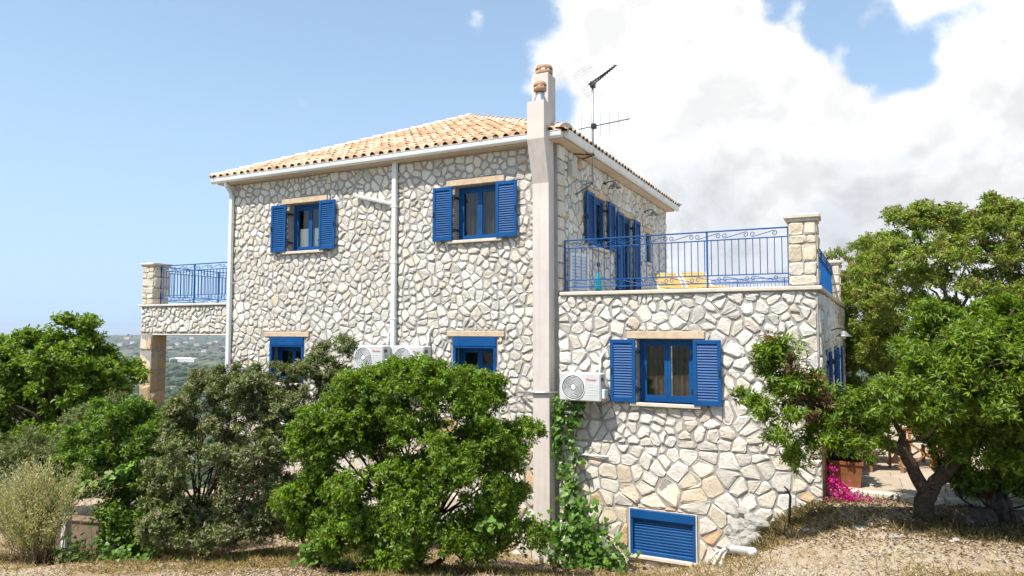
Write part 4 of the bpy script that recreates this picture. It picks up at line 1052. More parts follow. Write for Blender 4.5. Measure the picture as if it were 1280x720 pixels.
path([atd(1135, 570, 9.48), atd(1128, 545, 9.5), atd(1110, 515, 9.5)], [.06, .045, .02]); path([atd(1195, 575, 9.6), atd(1215, 560, 9.5), atd(1250, 530, 9.6)], [.075, .055, .03]); path([atd(1187, 585, 9.56), atd(1190, 550, 9.6), atd(1165, 510, 9.6)], [.06, .04, .02])
path([atd(1105, 553, 9.4), atd(1085, 525, 9.4), atd(1060, 510, 9.4)], [.07, .04, .02])
for c in cl[rng.choice(len(cl), 70, replace=False)]:
    f = min(fk + [atd(1210, 500, 9.7), atd(1250, 530, 9.6), atd(1165, 510, 9.6), atd(1010, 505, 9.2)], key=lambda q: np.linalg.norm(q - c[:3])); limb(mb, rng, f, c[:3], .03, .006, .05, 6, 5)
mb.build('trunk', M_BARK, tree, True)
bt = [px_lobe(1078, 330, 21, 34, 40), px_lobe(1075, 380, 21, 34, 50), px_lobe(1078, 440, 20.5, 36, 60), px_lobe(1112, 430, 18.5, 46, 70), px_lobe(1075, 500, 20, 36, 50), px_lobe(1145, 275, 16, 34, 28), px_lobe(1180, 345, 16, 100, 75), px_lobe(1128, 370, 17, 54, 62), px_lobe(1240, 310, 16.5, 70, 60), px_lobe(1140, 310, 16, 36, 30), px_lobe(1195, 285, 16, 40, 32), px_lobe(1265, 268, 16.5, 36, 26), px_lobe(1090, 345, 20, 32, 30), px_lobe(1085, 400, 20.5, 38, 52), px_lobe(1250, 390, 16, 90, 80), px_lobe(1330, 330, 17, 80, 90), px_lobe(1085, 460, 20, 38, 52), px_lobe(1230, 262, 16.2, 22, 16)]
b0 = atd(1190, 560, 16)
plant('terebinth_tree', 'tall light green tree with reddish seed tips rising behind the forked tree', 'tree', (b0[0], b0[1]), bt, 520, (.24, .46), 185000, .090, .038, *G_PALE, seed=17, stems=3, trunk_r=.14, tipcols=TIP_RED, tipf=.13, twig=10, bark=M_BARKG, inner=.3)
lb = [px_lobe(1195, 585, 9.9, 26, 36), px_lobe(1235, 600, 10, 36, 32), px_lobe(1268, 575, 10, 36, 52), px_lobe(1180, 565, 9.9, 24, 24), px_lobe(1290, 610, 10, 30, 30)]
plant('low_bush', 'sparse low bush growing behind the fallen logs', 'bush', tuple(atd(1240, 640, 9.9)[:2]), lb, 60, (.12, .24), 13000, .08, .03, *G_DARK, seed=18, stems=7, trunk_r=.022, twig=8)

M_STRAWSTEM = simple('straw_stem', (.17, .13, .07), (.30, .24, .13), 12, .9, .2)
# dry broom at the left edge
def broom(name, label, x, y, n, h, spread, seed, cols, lsz=.016):
    rng = np.random.default_rng(seed); z = gz(x, y); t = thing(name, (x, y, z), label, 'shrub'); mb = MB(); P = []; D = []
    for i in range(n):
        a = rng.uniform(0, 2 * math.pi); l = rng.uniform(.6, 1.05) * h; s = abs(rng.normal(0, .42)) * spread
        e = np.array([math.cos(a) * s, math.sin(a) * s, l]); b = np.array([x + rng.normal(0, .12), y + rng.normal(0, .12), z - .03]); pts = []
        for k in range(6):
            q = k / 5; pts.append(b + e * np.array([q ** 1.5, q ** 1.5, q - .12 * q * q * s]) + rng.normal(0, .012, 3))
        mb.tube(pts, [.005 * (1 - k / 6.5) + .0015 for k in range(6)], 4)
        m = 150; q = rng.uniform(.3, 1, m); w = q[:, None] * 5; i0 = np.minimum(w.astype(int), 4)[:, 0]; fr_ = w[:, 0] - i0; PP_ = np.array(pts)
        pos = PP_[i0] * (1 - fr_[:, None]) + PP_[i0 + 1] * fr_[:, None] + rng.normal(0, .06, (m, 3)) * q[:, None]; P.append(pos); D.append(unit(unit(e)[None] + rng.normal(0, .5, (m, 3))))
    P = np.concatenate(P); D = np.concatenate(D); k = len(P)
    V, F, C = leaves(rng, P, D, unit(rng.normal(size=(k, 3))), rng.uniform(.03, .07, k), rng.uniform(.5, 1, k) * lsz, palette(rng, k, cols, [3, 3, 2, 1], .15))
    link('foliage', np_mesh('foliage', V, F, C), M_DRY, t); mb.build('stems', M_STRAWSTEM, t, True)
STRAW = [(.54, .47, .25), (.44, .42, .18), (.30, .33, .11), (.62, .55, .33)]
p = atd(45, 672, 10.6); broom('dry_broom', 'straw coloured dry broom next to the pale square post', p[0], p[1], 130, 1.6, 1.25, 31, STRAW)
p = atd(-40, 668, 10.8); broom('dry_broom', 'straw coloured dry broom farther away from the low brown wall', p[0], p[1], 80, 1.5, 1.2, 32, STRAW)

# lobed vine leaves
def vine_leaves(rng, pos, dirs, nrm, size, cols):
    out = np.array([(0, 0), (.42, -.10), (.55, .28), (.34, .42), (.30, .78), (0, .98), (-.30, .78), (-.34, .42), (-.55, .28), (-.42, -.10)])
    side = unit(np.cross(dirs, nrm)); n2 = np.cross(side, dirs); n = len(pos); V = []
    for (a, b) in out: V.append(pos + (side * a + dirs * b + n2 * (abs(a) * .22 - b * b * .12)) * size[:, None])
    c = pos + dirs * (size * .35)[:, None]; V.append(c)
    V = np.stack(V, 1).reshape(-1, 3); i = np.arange(n)[:, None] * 11
    F = np.concatenate([i + np.array([[k, (k + 1) % 10, 10]]) for k in range(10)], 1).reshape(-1, 3)
    return V, F, np.repeat(cols, 11, 0)
def vine(name, label, base, paths, n, size, seed, off=.10, cols=None, cat='vine'):
    rng = np.random.default_rng(seed); t = thing(name, (base[0], base[1], gz(base[0], base[1])), label, cat); mb = MB(); P = []; Nn = []
    for pts, rad, wgt in paths:
        pts = [np.array(q, float) for q in pts]; fine = []
        for i in range(len(pts) - 1):
            for k in range(5): fine.append(pts[i] * (1 - k / 5) + pts[i + 1] * k / 5 + rng.normal(0, .02, 3))
        fine.append(pts[-1]); mb.tube(fine, [.016 * (1 - .7 * i / len(fine)) for i in range(len(fine))], 5)
        fa = np.array(fine); m = int(n * wgt); k = rng.integers(0, len(fa), m)
        P.append(fa[k] + rng.normal(0, 1, (m, 3)) * np.array([rad, rad * .55, rad]) + np.array([0, -off, 0]))
    P = np.concatenate(P); P[:, 1] = np.minimum(P[:, 1], -.06 - rng.uniform(0, .1, len(P))); m = len(P)
    nr = unit(rng.normal(size=(m, 3)) * .45 + np.array([.1, -.8, .7])); d = unit(rng.normal(size=(m, 3)) * .6 + np.array([0, -.2, -.6])); d = unit(d - nr * (d * nr).sum(1, keepdims=True))
    V, F, C = vine_leaves(rng, P, d, nr, rng.uniform(.6, 1.2, m) * size, palette(rng, m, cols or [(.075, .17, .02), (.11, .23, .03), (.055, .125, .018), (.16, .28, .045)], [3, 4, 2, 2], .15))
    link('foliage', np_mesh('foliage', V, F, C), M_LEAF, t); mb.build('stems', M_BARKG, t, True); return t
Yv = -.12
def w_(x, y, Y=Yv): return onY(x, y, Y)
vine('grape_vine', 'leafy green vine climbing the wall below the annex air conditioner', (.45, -.25),
     [([w_(720, 700), w_(712, 640), w_(705, 580), w_(700, 530), w_(706, 500)], .07, .22), ([w_(715, 640), w_(722, 590), w_(716, 540), w_(722, 512), w_(728, 500)], .06, .16),
      ([w_(735, 705, -.3), w_(735, 670, -.35), w_(728, 630, -.3)], .19, .28), ([w_(725, 690, -.4), w_(755, 690, -.4), w_(785, 708, -.3)], .2, .2), ([w_(700, 690, -.45), w_(690, 650, -.5)], .18, .12)], 1050, .10, 41)
def ground_vine(label, pts, n, size, seed, h=.3):
    rng = np.random.default_rng(seed); P = []
    for (x, y, d, r) in pts:
        c = atd(x, y, d); c[2] = gz(c[0], c[1]); m = n // len(pts); q = c + rng.normal(0, 1, (m, 3)) * r; q[:, 2] = ground(q[:, 0], q[:, 1]) + abs(rng.normal(0, h * .6, m)) + .05; P.append(q)
    P = np.concatenate(P); m = len(P); t = thing('creeping_vine', (P[0][0], P[0][1], gz(P[0][0], P[0][1])), label, 'vine')
    nr = unit(rng.normal(size=(m, 3)) * .4 + np.array([.1, -.6, .9])); d = unit(rng.normal(size=(m, 3))); d = unit(d - nr * (d * nr).sum(1, keepdims=True))
    V, F, C = vine_leaves(rng, P, d, nr, rng.uniform(.6, 1.2, m) * size, palette(rng, m, [(.13, .25, .035), (.18, .31, .05), (.09, .18, .025)], [3, 2, 2], .15))
    link('foliage', np_mesh('foliage', V, F, C), M_LEAF, t)
    mb = MB()
    for i in range(min(60, m)):
        j = rng.integers(0, m); a = P[j]; mb.tube([(a[0] + rng.normal(0, .05), a[1] + rng.normal(0, .05), gz(a[0], a[1]) - .02), a * .98 + np.array([0, 0, 0]) * .02 + a * .0 + a * .02, a], [.005, .004, .003], 4)
    tag(mb.build('stems', M_BARKG, t), kind='stuff')
ground_vine('low light green creeper spreading at the foot of the leafy bush', [(110, 680, 10.9, .22), (140, 672, 11, .25), (165, 676, 11, .22), (90, 690, 10.7, .15)], 240, .085, 51)
ground_vine('small creeper with pale leaves under the edge of the rounded shrub', [(405, 690, 9.4, .12), (425, 694, 9.3, .12), (385, 697, 9.2, .08)], 60, .09, 52, .22)
def hang_vine(label, pts, n, size, seed):
    rng = np.random.default_rng(seed); t = thing('vine_shoot', tuple(atd(*pts[0])), label, 'vine'); P = np.array([atd(*q) for q in pts]); mb = MB(); mb.tube(P, .007, 5); mb.build('stem', M_BARKG, t)
    k = rng.uniform(0, len(P) - 1.001, n); i0 = k.astype(int); f_ = (k - i0)[:, None]; pos = P[i0] * (1 - f_) + P[i0 + 1] * f_ + rng.normal(0, .05, (n, 3))
    nr = unit(rng.normal(size=(n, 3)) * .35 + np.array([.1, -.6, .8])); d = unit(rng.normal(size=(n, 3)) * .6 + np.array([0, 0, -.6])); d = unit(d - nr * (d * nr).sum(1, keepdims=True))
    V, F, C = vine_leaves(rng, pos, d, nr, rng.uniform(.7, 1.2, n) * size, palette(rng, n, [(.18, .32, .05), (.24, .38, .07), (.14, .26, .04)], [3, 2, 2], .12)); link('foliage', np_mesh('foliage', V, F, C), M_LEAF, t)
hang_vine('long pale green vine shoot trailing across the leafy bush', [(70, 612, 11.3), (90, 612, 11.3), (110, 606, 11.3), (130, 600, 11.4), (150, 590, 11.5), (160, 584, 11.5)], 70, .10, 61)
hang_vine('yellow green vine sprig poking out of the rounded shrub', [(598, 655, 8.9), (606, 652, 8.7), (614, 660, 8.7)], 16, .09, 62)

# bougainvillea on the patio edge
rng = np.random.default_rng(71); t = thing('bougainvillea', (4.75, .1, gz(4.75, .1)), 'magenta bougainvillea sprawling over the patio edge at the annex corner', 'flower'); P = []
for (x, y, d, r_, m) in ((1045, 632, 10.6, .09, 260), (1062, 630, 10.55, .09, 280), (1078, 632, 10.5, .08, 240), (1088, 630, 10.5, .06, 120), (1050, 610, 10.7, .10, 130), (1040, 600, 10.75, .06, 70), (1037, 585, 10.8, .04, 40), (1055, 620, 10.6, .1, 100)):
    P.append(atd(x, y, d) + rng.normal(0, r_, (m, 3)) * np.array([1, .8, .6]))
P = np.concatenate(P); m = len(P)
V, F, C = leaves(rng, P, unit(rng.normal(size=(m, 3)) + np.array([0, -.3, .4])), unit(rng.normal(size=(m, 3)) + np.array([0, -.4, .7])), rng.uniform(.035, .06, m), rng.uniform(.03, .05, m), palette(rng, m, [(.62, .03, .28), (.72, .06, .36), (.48, .02, .20)], [3, 2, 2], .12))
link('blossom', np_mesh('blossom', V, F, C), M_PETAL, t)
mb = MB()
for i in range(9): mb.tube([(4.75 + .02 * i, .15, 2.1), atd(1045 + 4 * i, 640, 10.6), atd(1040 + 5 * i, 615 + 2 * i, 10.6)], .008, 4)
mb.build('stems', M_BARKG, t)

# ------------------------------------------------------------------ patio
PX0, PX1, PY0, PY1, PZ = AX + .012, 15.0, .30, 11.0, 2.45
m = MB(); m.box((PX0, PY0 + .02, 1.2), (PX1, PY1, PZ - .02)); patio = tag(m.build('patio', M_JOINT), kind='structure')
sl_ = .62; r = random.Random(9); y = PY0 + .14
while y < PY1 - .1:
    x = PX0; off = r.uniform(0, .3); first = True
    while x < PX1 - .1:
        x1 = min(x + (sl_ - off if first else sl_), PX1); y1 = min(y + .42, PY1); first = False
        if x1 - x > .08 and x < 10.5 and y < 8.5:
            m = MB(); h = r.uniform(-.004, .004); m.bbox((x + .004, y + .004, PZ - .03), (x1 - .004, y1 - .004, PZ + h), .006); m.build('paving_slab', M_PAVE, patio)
        x = x1
    y += .42
x = PX0
while x < 10.5:                                       # edging stones along the drop
    w = r.uniform(.4, .8); m = MB(); m.bbox((x + .005, PY0 - .02, 1.9), (x + w - .005, PY0 + .135, PZ + r.uniform(-.01, .012)), .015); m.build('kerb_stone', M_TRIM, patio); x += w

# planter with plant
t = thing('planter', tuple(onY(1058, 604, .72)[:2]) + (PZ,), 'square terracotta planter box at the annex corner', 'planter'); c = Vector(t.location); s = .24
m = MB()
V = []
for (k, z) in ((.86, 0), (1, .36), (1.08, .36), (1.08, .41), (.96, .41), (.94, .35)):
    V += [(c.x - s * k, c.y - s * k, c.z + z), (c.x + s * k, c.y - s * k, c.z + z), (c.x + s * k, c.y + s * k, c.z + z), (c.x - s * k, c.y + s * k, c.z + z)]
F = [(3, 2, 1, 0)] + [(i * 4 + k, i * 4 + (k + 1) % 4, i * 4 + 4 + (k + 1) % 4, i * 4 + 4 + k) for i in range(5) for k in range(4)] + [tuple(20 + k for k in range(4))]
m.add(V, F); m.build('box', M_TERRA, t)
plant('potted_shrub', 'dark leafy shrub growing in the terracotta planter', 'shrub', (c.x, c.y, PZ + .35), [(c.x, c.y, PZ + .66, .34, .34, .30), (c.x - .1, c.y, PZ + .98, .25, .25, .25)], 40, (.1, .2), 9000, .07, .028, *G_DARK, seed=72, stems=3, trunk_r=.02, twig=8)
# bowl-shaped pot on the patio behind the low bush
q = onY(1238, 612, .75); t = thing('flower_pot', (q[0], q[1], PZ), 'round red clay pot on the patio behind the low bush', 'pot'); m = MB(); m.lathe([(0, 0), (.16, 0), (.24, .22), (.27, .22), (.27, .27), (.22, .27), (.2, .2), (0, .2)], (q[0], q[1], PZ), 18); m.build('bowl', M_TERRA, t, True)

# wooden table and crossed-leg chairs
def bar(mb, a, b, w=.025, h=.018):
    a, b = Vector(a), Vector(b); d = (b - a).normalized(); s = d.cross(Vector((0, 0, 1)))
    s = s.normalized() if s.length > 1e-4 else Vector((1, 0, 0)); u = s.cross(d)
    P = []
    for p in (a, b):
        for (i, j) in ((-1, -1), (1, -1), (1, 1), (-1, 1)): P.append(p + s * w * i + u * h * j)
    mb.add(P, [(3, 2, 1, 0), (4, 5, 6, 7)] + [(k, (k + 1) % 4, 4 + (k + 1) % 4, 4 + k) for k in range(4)])
def local(loc, rz):
    Mx = Matrix.Translation(loc) @ Matrix.Rotation(rz, 4, 'Z'); return lambda x, y, z: Mx @ Vector((x, y, z))
def chair(loc, rz, label):
    t = thing('folding_chair', loc, label, 'chair', None); L = local(loc, rz)
    for s in (-.26, .26):
        m = MB(); bar(m, L(s, -.24, 0), L(s, -.24, .64)); m.build('leg', M_WOOD, t); m = MB(); bar(m, L(s, .24, 0), L(s, .24, .88)); m.build('leg', M_WOOD, t)
        m = MB(); bar(m, L(s, -.28, .655), L(s, .28, .655), .03, .014); m.build('armrest', M_WOOD, t)
        m = MB(); bar(m, L(s + .01, -.22, .08), L(s + .01, .22, .42), .02, .012); bar(m, L(s - .02, .22, .08), L(s - .02, -.22, .42), .02, .012); m.build('cross_brace', M_WOOD, t)
    m = MB(); bar(m, L(-.24, -.24, .06), L(.24, -.24, .40), .02, .012); bar(m, L(.24, -.215, .06), L(-.24, -.215, .40), .02, .012); m.build('cross_brace', M_WOOD, t)
    m = MB(); m.box((-.25, -.22, .43), (.25, .22, .45), L); m.build('seat', M_CREAMF, t); m = MB(); m.box((-.26, .25, .66), (.26, .262, .86), L); m.build('backrest', M_CREAMF, t)
M_CREAMF = simple('cream_canvas', (.55, .50, .40), (.66, .61, .50), 8, .9, .3, 120)
q = onY(1105, 586, 2.2); chair((q[0] - .05, 2.25, PZ), R(200), 'wooden folding chair with crossed braces near the planter')
q = onY(1150, 578, 2.9); chair((q[0] + .05, 3.0, PZ), R(95), 'wooden folding chair pushed in at the far side of the table')
tx, ty = onY(1122, 575, 3.0)[0], 3.05
t = thing('garden_table', (tx, ty, PZ), 'rectangular wooden garden table on the patio behind the tree', 'table'); L = local((tx, ty, PZ), R(8))
for sx in (-.5, .5):
    for sy in (-.3, .3): m = MB(); bar(m, L(sx, sy, 0), L(sx, sy, .70), .03, .03); m.build('leg', M_WOOD, t)
for k in range(6): m = MB(); m.box((-.6, -.39 + k * .13, .70), (.6, -.39 + k * .13 + .122, .73), L); m.build('plank', M_WOOD, t)
m = MB(); nb = 9; V = []
for i in range(nb):
    for j in range(nb): V.append(L(-.28 + .07 * i, -.25 + .05 * j, .735 + (.10 * math.exp(-((i - 4) ** 2 + (j - 4) ** 2) / 7) + .02 * math.sin(i * 2.1 + j * 1.7))))
m.add(V, [(i * nb + j, (i + 1) * nb + j, (i + 1) * nb + j + 1, i * nb + j + 1) for i in range(nb - 1) for j in range(nb - 1)])
o = m.build('cloth', M_WHITE, None, True); tag(o, 'crumpled white cloth lying on the garden table', 'cloth')

# ------------------------------------------------------------------ things on the walls
def text_mesh(txt, size):
    cu = bpy.data.curves.new('lettering', 'FONT'); cu.body = txt; cu.size = size; cu.extrude = .0006; cu.align_x = 'CENTER'; cu.align_y = 'CENTER'
    o = bpy.data.objects.new('lettering', cu); col.objects.link(o); dg = bpy.context.evaluated_depsgraph_get(); dg.update(); me = bpy.data.meshes.new_from_object(o.evaluated_get(dg)); bpy.data.objects.remove(o); return me
M_CASING = simple('ivory_casing', (.54, .54, .52), (.63, .63, .61), 3, .5, .05, 40, .4)
AC_TXT = text_mesh('Pioneer', .062)
def air_con(u0, z0, label, w=.78, h=.50, dep=.28, gap=.13):
    t = thing('air_conditioner', (u0 + w / 2, -gap - dep / 2, z0), label, 'air conditioner'); y1, y0 = -gap, -gap - dep; fy = y0
    m = MB(); m.bbox((u0, y0, z0), (u0 + w, y1, z0 + h), .02); m.build('casing', M_CASING, t)
    cx, cz, rr = u0 + .27, z0 + h / 2 - .005, .215
    M = lambda x, y, z: (cx + x, fy - z, cz + y)
    m = MB(); m.lathe([(.0, .001), (rr, .001), (rr, .003)], (0, 0, 0), 36, M); m.build('fan_opening', M_DARKGRILLE, t)
    m = MB()
    m.lathe([(rr - .004, .0), (rr - .002, .014), (rr + .010, .014), (rr + .016, .0)], (0, 0, 0), 36, M)
    for r_ in (.185, .158, .131, .104, .077): m.lathe([(r_ - .006, .004), (r_ - .004, .013), (r_ + .004, .013), (r_ + .006, .004)], (0, 0, 0), 36, M)
    for k in range(10):
        a = k * math.pi / 5; m.tube([M(.05 * math.cos(a), .05 * math.sin(a), .008), M(rr * math.cos(a + .5), rr * math.sin(a + .5), .008)], .003, 4)
    m.lathe([(.0, .016), (.044, .014), (.05, .004)], (0, 0, 0), 24, M); m.build('fan_grille', M_GREYMETAL if False else M_WHITE, t)
    m = MB()
    for k in range(5): m.box((u0 + .52, fy - .004, z0 + .12 + k * .045), (u0 + .72, fy + .01, z0 + .128 + k * .045))
    m.build('panel_ribs', M_GUTTER, t)
    lm = AC_TXT.copy(); lm.materials.clear(); lm.materials.append(M_ACTEXT); o = bpy.data.objects.new('brand_lettering', lm); col.objects.link(o); o.parent = t; o.matrix_parent_inverse = world_inv(t)
    o.matrix_basis = Matrix.Translation((u0 + .615, fy - .0035, z0 + .385)) @ Matrix.Rotation(R(90), 4, 'X')
    m = MB(); m.bbox((u0 + w, y0 + .05, z0 + .05), (u0 + w + .06, y1 - .03, z0 + .22), .012); m.build('valve_cover', M_WHITE, t)
    m = MB(); m.box((u0 + w, y0 + .03, z0 + .36), (u0 + w + .02, y0 + .12, z0 + .42)); m.build('handle', M_DARKGRILLE, t)
    for bx in (u0 + .12, u0 + w - .14):
        m = MB(); m.box((bx, y0 + .02, z0 - .03), (bx + .04, -.01, z0 - .002)); m.box((bx, -.04, z0 - .36), (bx + .04, -.01, z0 - .031)); bar(m, (bx + .02, y0 + .06, z0 - .03), (bx + .02, -.03, z0 - .30), .015, .01); m.build('bracket', M_GREYMETAL, t)
    m = MB(); m.tube([(u0 + w - .12, -gap + .02, z0 + h - .05), (u0 + w - .12, -.06, z0 + h + .12), (u0 + w - .12, -.05, z0 + h + .25), (u0 + w - .07, -.04, z0 + h + .34), (u0 + w - .02, .0, z0 + h + .40)], .028, 6); m.build('pipe_run', M_WHITE, t, True)
air_con(.20, 3.71, 'white air conditioner on the annex wall beside the large shuttered window')
air_con(-4.53, 4.15, 'white air conditioner between the wall downpipe and the grey-green bush'); air_con(-3.52, 4.15, 'white air conditioner between the wall downpipe and the small blue window')

# tv antenna
ax, ay = .32, 1.15
t = thing('tv_antenna', (ax, ay, 8.0), 'television antenna mast with two aerials bracketed to the side wall', 'antenna')
m = MB(); m.tube([(ax, ay, 7.92), (ax, ay, 10.08)], .022, 8); m.build('mast', M_GREYMETAL, t, True)
for z, mt_ in ((8.55, M_RUST), (8.0, M_GREYMETAL)):
    m = MB(); m.tube([(.01, ay - .28, z), (ax + .03, ay, z)], .02, 6); m.tube([(.01, ay + .2, z), (ax + .03, ay, z)], .016, 6); m.build('bracket', mt_, t)
m = MB(); m.tube([(.01, ay - .2, 7.72), (ax, ay, 7.98)], .014, 5); m.build('bracket', M_RUST, t)
bd = Vector((.55, .83, .12)).normalized(); sd_ = Vector((.83, -.55, 0)); o0 = Vector((ax, ay, 10.02))
m = MB(); m.tube([o0 - bd * .10, o0 + bd * .62 + Vector((0, 0, .46))], .016, 6)
bd2 = (bd * .62 + Vector((0, 0, .46))).normalized()
for k in range(9):
    c_ = o0 + bd2 * (.12 + k * .078); m.tube([c_ - sd_ * .10, c_ + sd_ * .10], .010, 4); m.tube([c_ - Vector((0, 0, .03)), c_ + Vector((0, 0, .05))], .012, 4)
m.bbox((ax - .04, ay - .06, 9.96), (ax + .05, ay + .06, 10.08), .01); m.build('aerial', M_BLACK, t)
m = MB(); up_ = (Vector((0, 0, 1)) - bd2 * bd2.z).normalized()
for k in range(-7, 8): m.tube([o0 - bd * .06 + sd_ * .045 * k * 1.0 - up_ * .36, o0 - bd * .06 + sd_ * .045 * k + up_ * .36], .0022, 3)
for k in range(-6, 7): m.tube([o0 - bd * .06 - sd_ * .32 + up_ * .06 * k, o0 - bd * .06 + sd_ * .32 + up_ * .06 * k], .0022, 3)
m.build('reflector', M_GREYMETAL, t)
o1 = Vector((ax, ay, 9.15)); b3 = Vector((.62, .76, .30)).normalized(); m = MB(); m.tube([o1 - b3 * .35, o1 + b3 * .95], .010, 5); m.bbox((ax - .03, ay - .05, 9.1), (ax + .07, ay + .05, 9.2), .01); m.build('aerial', M_BLACK, t)
m = MB()
for k, l in enumerate((.52, .48, .44, .40, .36, .33)): c_ = o1 + b3 * (-.28 + k * .235); m.tube([c_ - Vector((0, 0, l * .55)), c_ + Vector((0, 0, l * .55))], .0055, 4)
m.build('rods', M_GREYMETAL, t)
m = MB(); m.bbox((.005, .50, 8.02), (.12, .80, 8.32), .01); o = m.build('junction_box', simple('beige_box', (.48, .46, .36), (.55, .53, .43), 4, .6, .05), None); tag(o, 'beige junction box on the side wall under the antenna bracket', 'box')

def wall_lamp(fr, u, v, label):
    t = thing('wall_lamp', tuple(fr(u, 0, v)), label, 'lamp'); m = MB(); m.tube([fr(u, .0, v), fr(u, .12, v + .05), fr(u, .22, v + .06), fr(u, .26, v)], .012, 6); m.box((u - .05, 0, v - .06), (u + .05, .03, v + .06), lambda a, b, c: fr(a, b, c)); m.build('arm', M_BLACK, t)
    c_ = fr(u, .26, v - .10); m = MB(); m.lathe([(.025, .11), (.05, .09), (.10, .03), (.15, -.0), (.145, -.004), (.09, .02), (.02, .085)], c_, 16); m.build('shade', M_LAMP, t, True)
    m = MB(); m.lathe([(0, -.05), (.03, -.03), (.035, 0), (.02, .05), (0, .06)], c_, 10); m.build('bulb', M_WHITE, t, True)
M_LAMP = simple('lamp_metal', (.20, .20, .19), (.34, .33, .31), 8, .45, .1, metal=.4)
wall_lamp(RIGHT, 2.75, 8.28, 'wall lamp above the side window near the antenna'); wall_lamp(RIGHT, 6.1, 8.16, 'wall lamp above the narrow side window')
wall_lamp(SIDE, 3.0, 4.95, 'wall lamp on the annex flank above the blue shutters')
m = MB(); m.box((AX, 2.4, 5.10), (AX + .35, 2.46, 5.14)); o = m.build('lamp_arm', M_GREYMETAL, None); bpy.data.objects.remove(o)

# terrace furniture
def lounger(x, y, rz, label):
    t = thing('sun_lounger', (x, y, 5.57), label, 'sun lounger'); L = local((x, y, 5.57), rz)
    fb = MB()
    for s in (-.31, .31): bar(fb, L(s, -.75, .30), L(s, .62, .30), .022, .022)
    for yy in (-.73, .60): bar(fb, L(-.31, yy, .30), L(.31, yy, .30), .02, .02)
    fb.build('frame', M_PALEWOOD, t)
    for s in (-.31, .31):
        for yy in (-.70, .55): m = MB(); bar(m, L(s, yy, 0), L(s, yy, .28), .022, .022); m.build('leg', M_PALEWOOD, t)
    m = MB(); m.bbox((-.28, -.72, .325), (.28, .02, .36), .01, L); m.build('seat', M_YELLOW, t)
    a0, a1 = (.05, .33), (.52, .76)
    bb = MB()
    for s in (-.31, .31): bar(bb, L(s, *a0), L(s, *a1), .022, .022)
    bar(bb, L(-.31, *a1), L(.31, *a1), .022, .022); br_ = bb.build('backrest', M_PALEWOOD, t)
    for k in range(9):
        q = k / 9 + .03; y_, z_ = a0[0] + (a1[0] - a0[0]) * q, a0[1] + (a1[1] - a0[1]) * q; q2 = q + .085; y2, z2 = a0[0] + (a1[0] - a0[0]) * q2, a0[1] + (a1[1] - a0[1]) * q2
        m = MB(); m.add([L(-.29, y_, z_), L(.29, y_, z_), L(.29, y2, z2), L(-.29, y2, z2), L(-.29, y_ - .01, z_ + .014), L(.29, y_ - .01, z_ + .014), L(.29, y2 - .01, z2 + .014), L(-.29, y2 - .01, z2 + .014)], [(3, 2, 1, 0), (4, 5, 6, 7), (0, 1, 5, 4), (1, 2, 6, 5), (2, 3, 7, 6), (3, 0, 4, 7)]); m.build('slat', M_YELLOW, br_)
q = onY(838, 345, 4.0); lounger(q[0] + .05, 4.0, R(35), 'yellow slatted sun lounger nearer the house wall'); q = onY(874, 347, 4.0); lounger(q[0] + .05, 4.0, R(35), 'yellow slatted sun lounger nearer the middle of the terrace')
q = onX(748, 350, .55); t = thing('beach_umbrella', (.55, q[1], 5.57), 'folded teal beach umbrella standing behind the terrace railing', 'umbrella')
m = MB(); m.lathe([(.0, .02), (.05, .02), (.07, .15), (.06, .42), (.03, .52), (.0, .53)], (.55, q[1], 5.57), 9); m.build('folded_cloth', M_TEAL, t); m = MB(); m.tube([(.55, q[1], 5.57), (.55, q[1], 6.25)], .014, 6); m.lathe([(.0, .64), (.03, .65), (.035, .72), (0, .76)], (.55, q[1], 5.57), 8); m.build('pole', M_BLACK, t)
t = thing('louvred_panel', (.12, .78, 5.57), 'white louvred panel leaning on the side wall behind the railing', 'panel')
PF = Frame((.06, .42, 5.57), (.35, .936, 0), (.936, -.35, 0)); PM = lambda a, b, c: PF(a, b, c)
m = MB(); m.box((0, 0, 0), (.06, .04, .92), PM); m.box((.50, 0, 0), (.56, .04, .92), PM); m.box((.06, 0, .86), (.50, .04, .92), PM); m.box((.06, 0, 0), (.50, .04, .06), PM); m.build('frame', M_WHITE, t)
for k in range(12): m = MB(); z = .075 + k * .065; m.add([PF(.06, .035, z), PF(.50, .035, z), PF(.50, .005, z + .052), PF(.06, .005, z + .052)], [(0, 1, 2, 3)]); m.build('slat', M_WHITE, t)

# ------------------------------------------------------------------ loose things on the ground
def rock(name, c, s, seed, label, cat, mat=None, colr=(.6, .57, .52), group=None):
    bm = bmesh.new(); bmesh.ops.create_icosphere(bm, subdivisions=2, radius=1); r = np.random.default_rng(seed); ph = r.uniform(0, 6, 9)
    for v in bm.verts:
        d = 1 + .22 * math.sin(v.co.x * 3 + ph[0]) * math.sin(v.co.y * 2.6 + ph[1]) + .16 * math.sin(v.co.z * 4 + ph[2] + v.co.x * 2) + r.normal(0, .05); v.co = Vector((v.co.x * s[0] * d + c[0], v.co.y * s[1] * d + c[1], v.co.z * s[2] * d + c[2]))
    me = bpy.data.meshes.new(name); bm.to_mesh(me); bm.free(); at = me.attributes.new('Col', 'FLOAT_COLOR', 'POINT'); at.data.foreach_set('color', np.tile(np.array([*colr, 1], np.float32), len(me.vertices)))
    return tag(link(name, me, mat or M_STONE), label, cat, group)
r = np.random.default_rng(81)
heap = [(928, 668), (936, 654), (920, 664), (934, 676), (922, 678), (930, 690), (940, 684), (922, 655), (930, 640), (938, 662), (925, 672), (943, 675), (933, 685), (945, 690), (918, 640), (920, 684), (948, 655), (931, 669), (940, 648), (926, 695), (937, 697)]
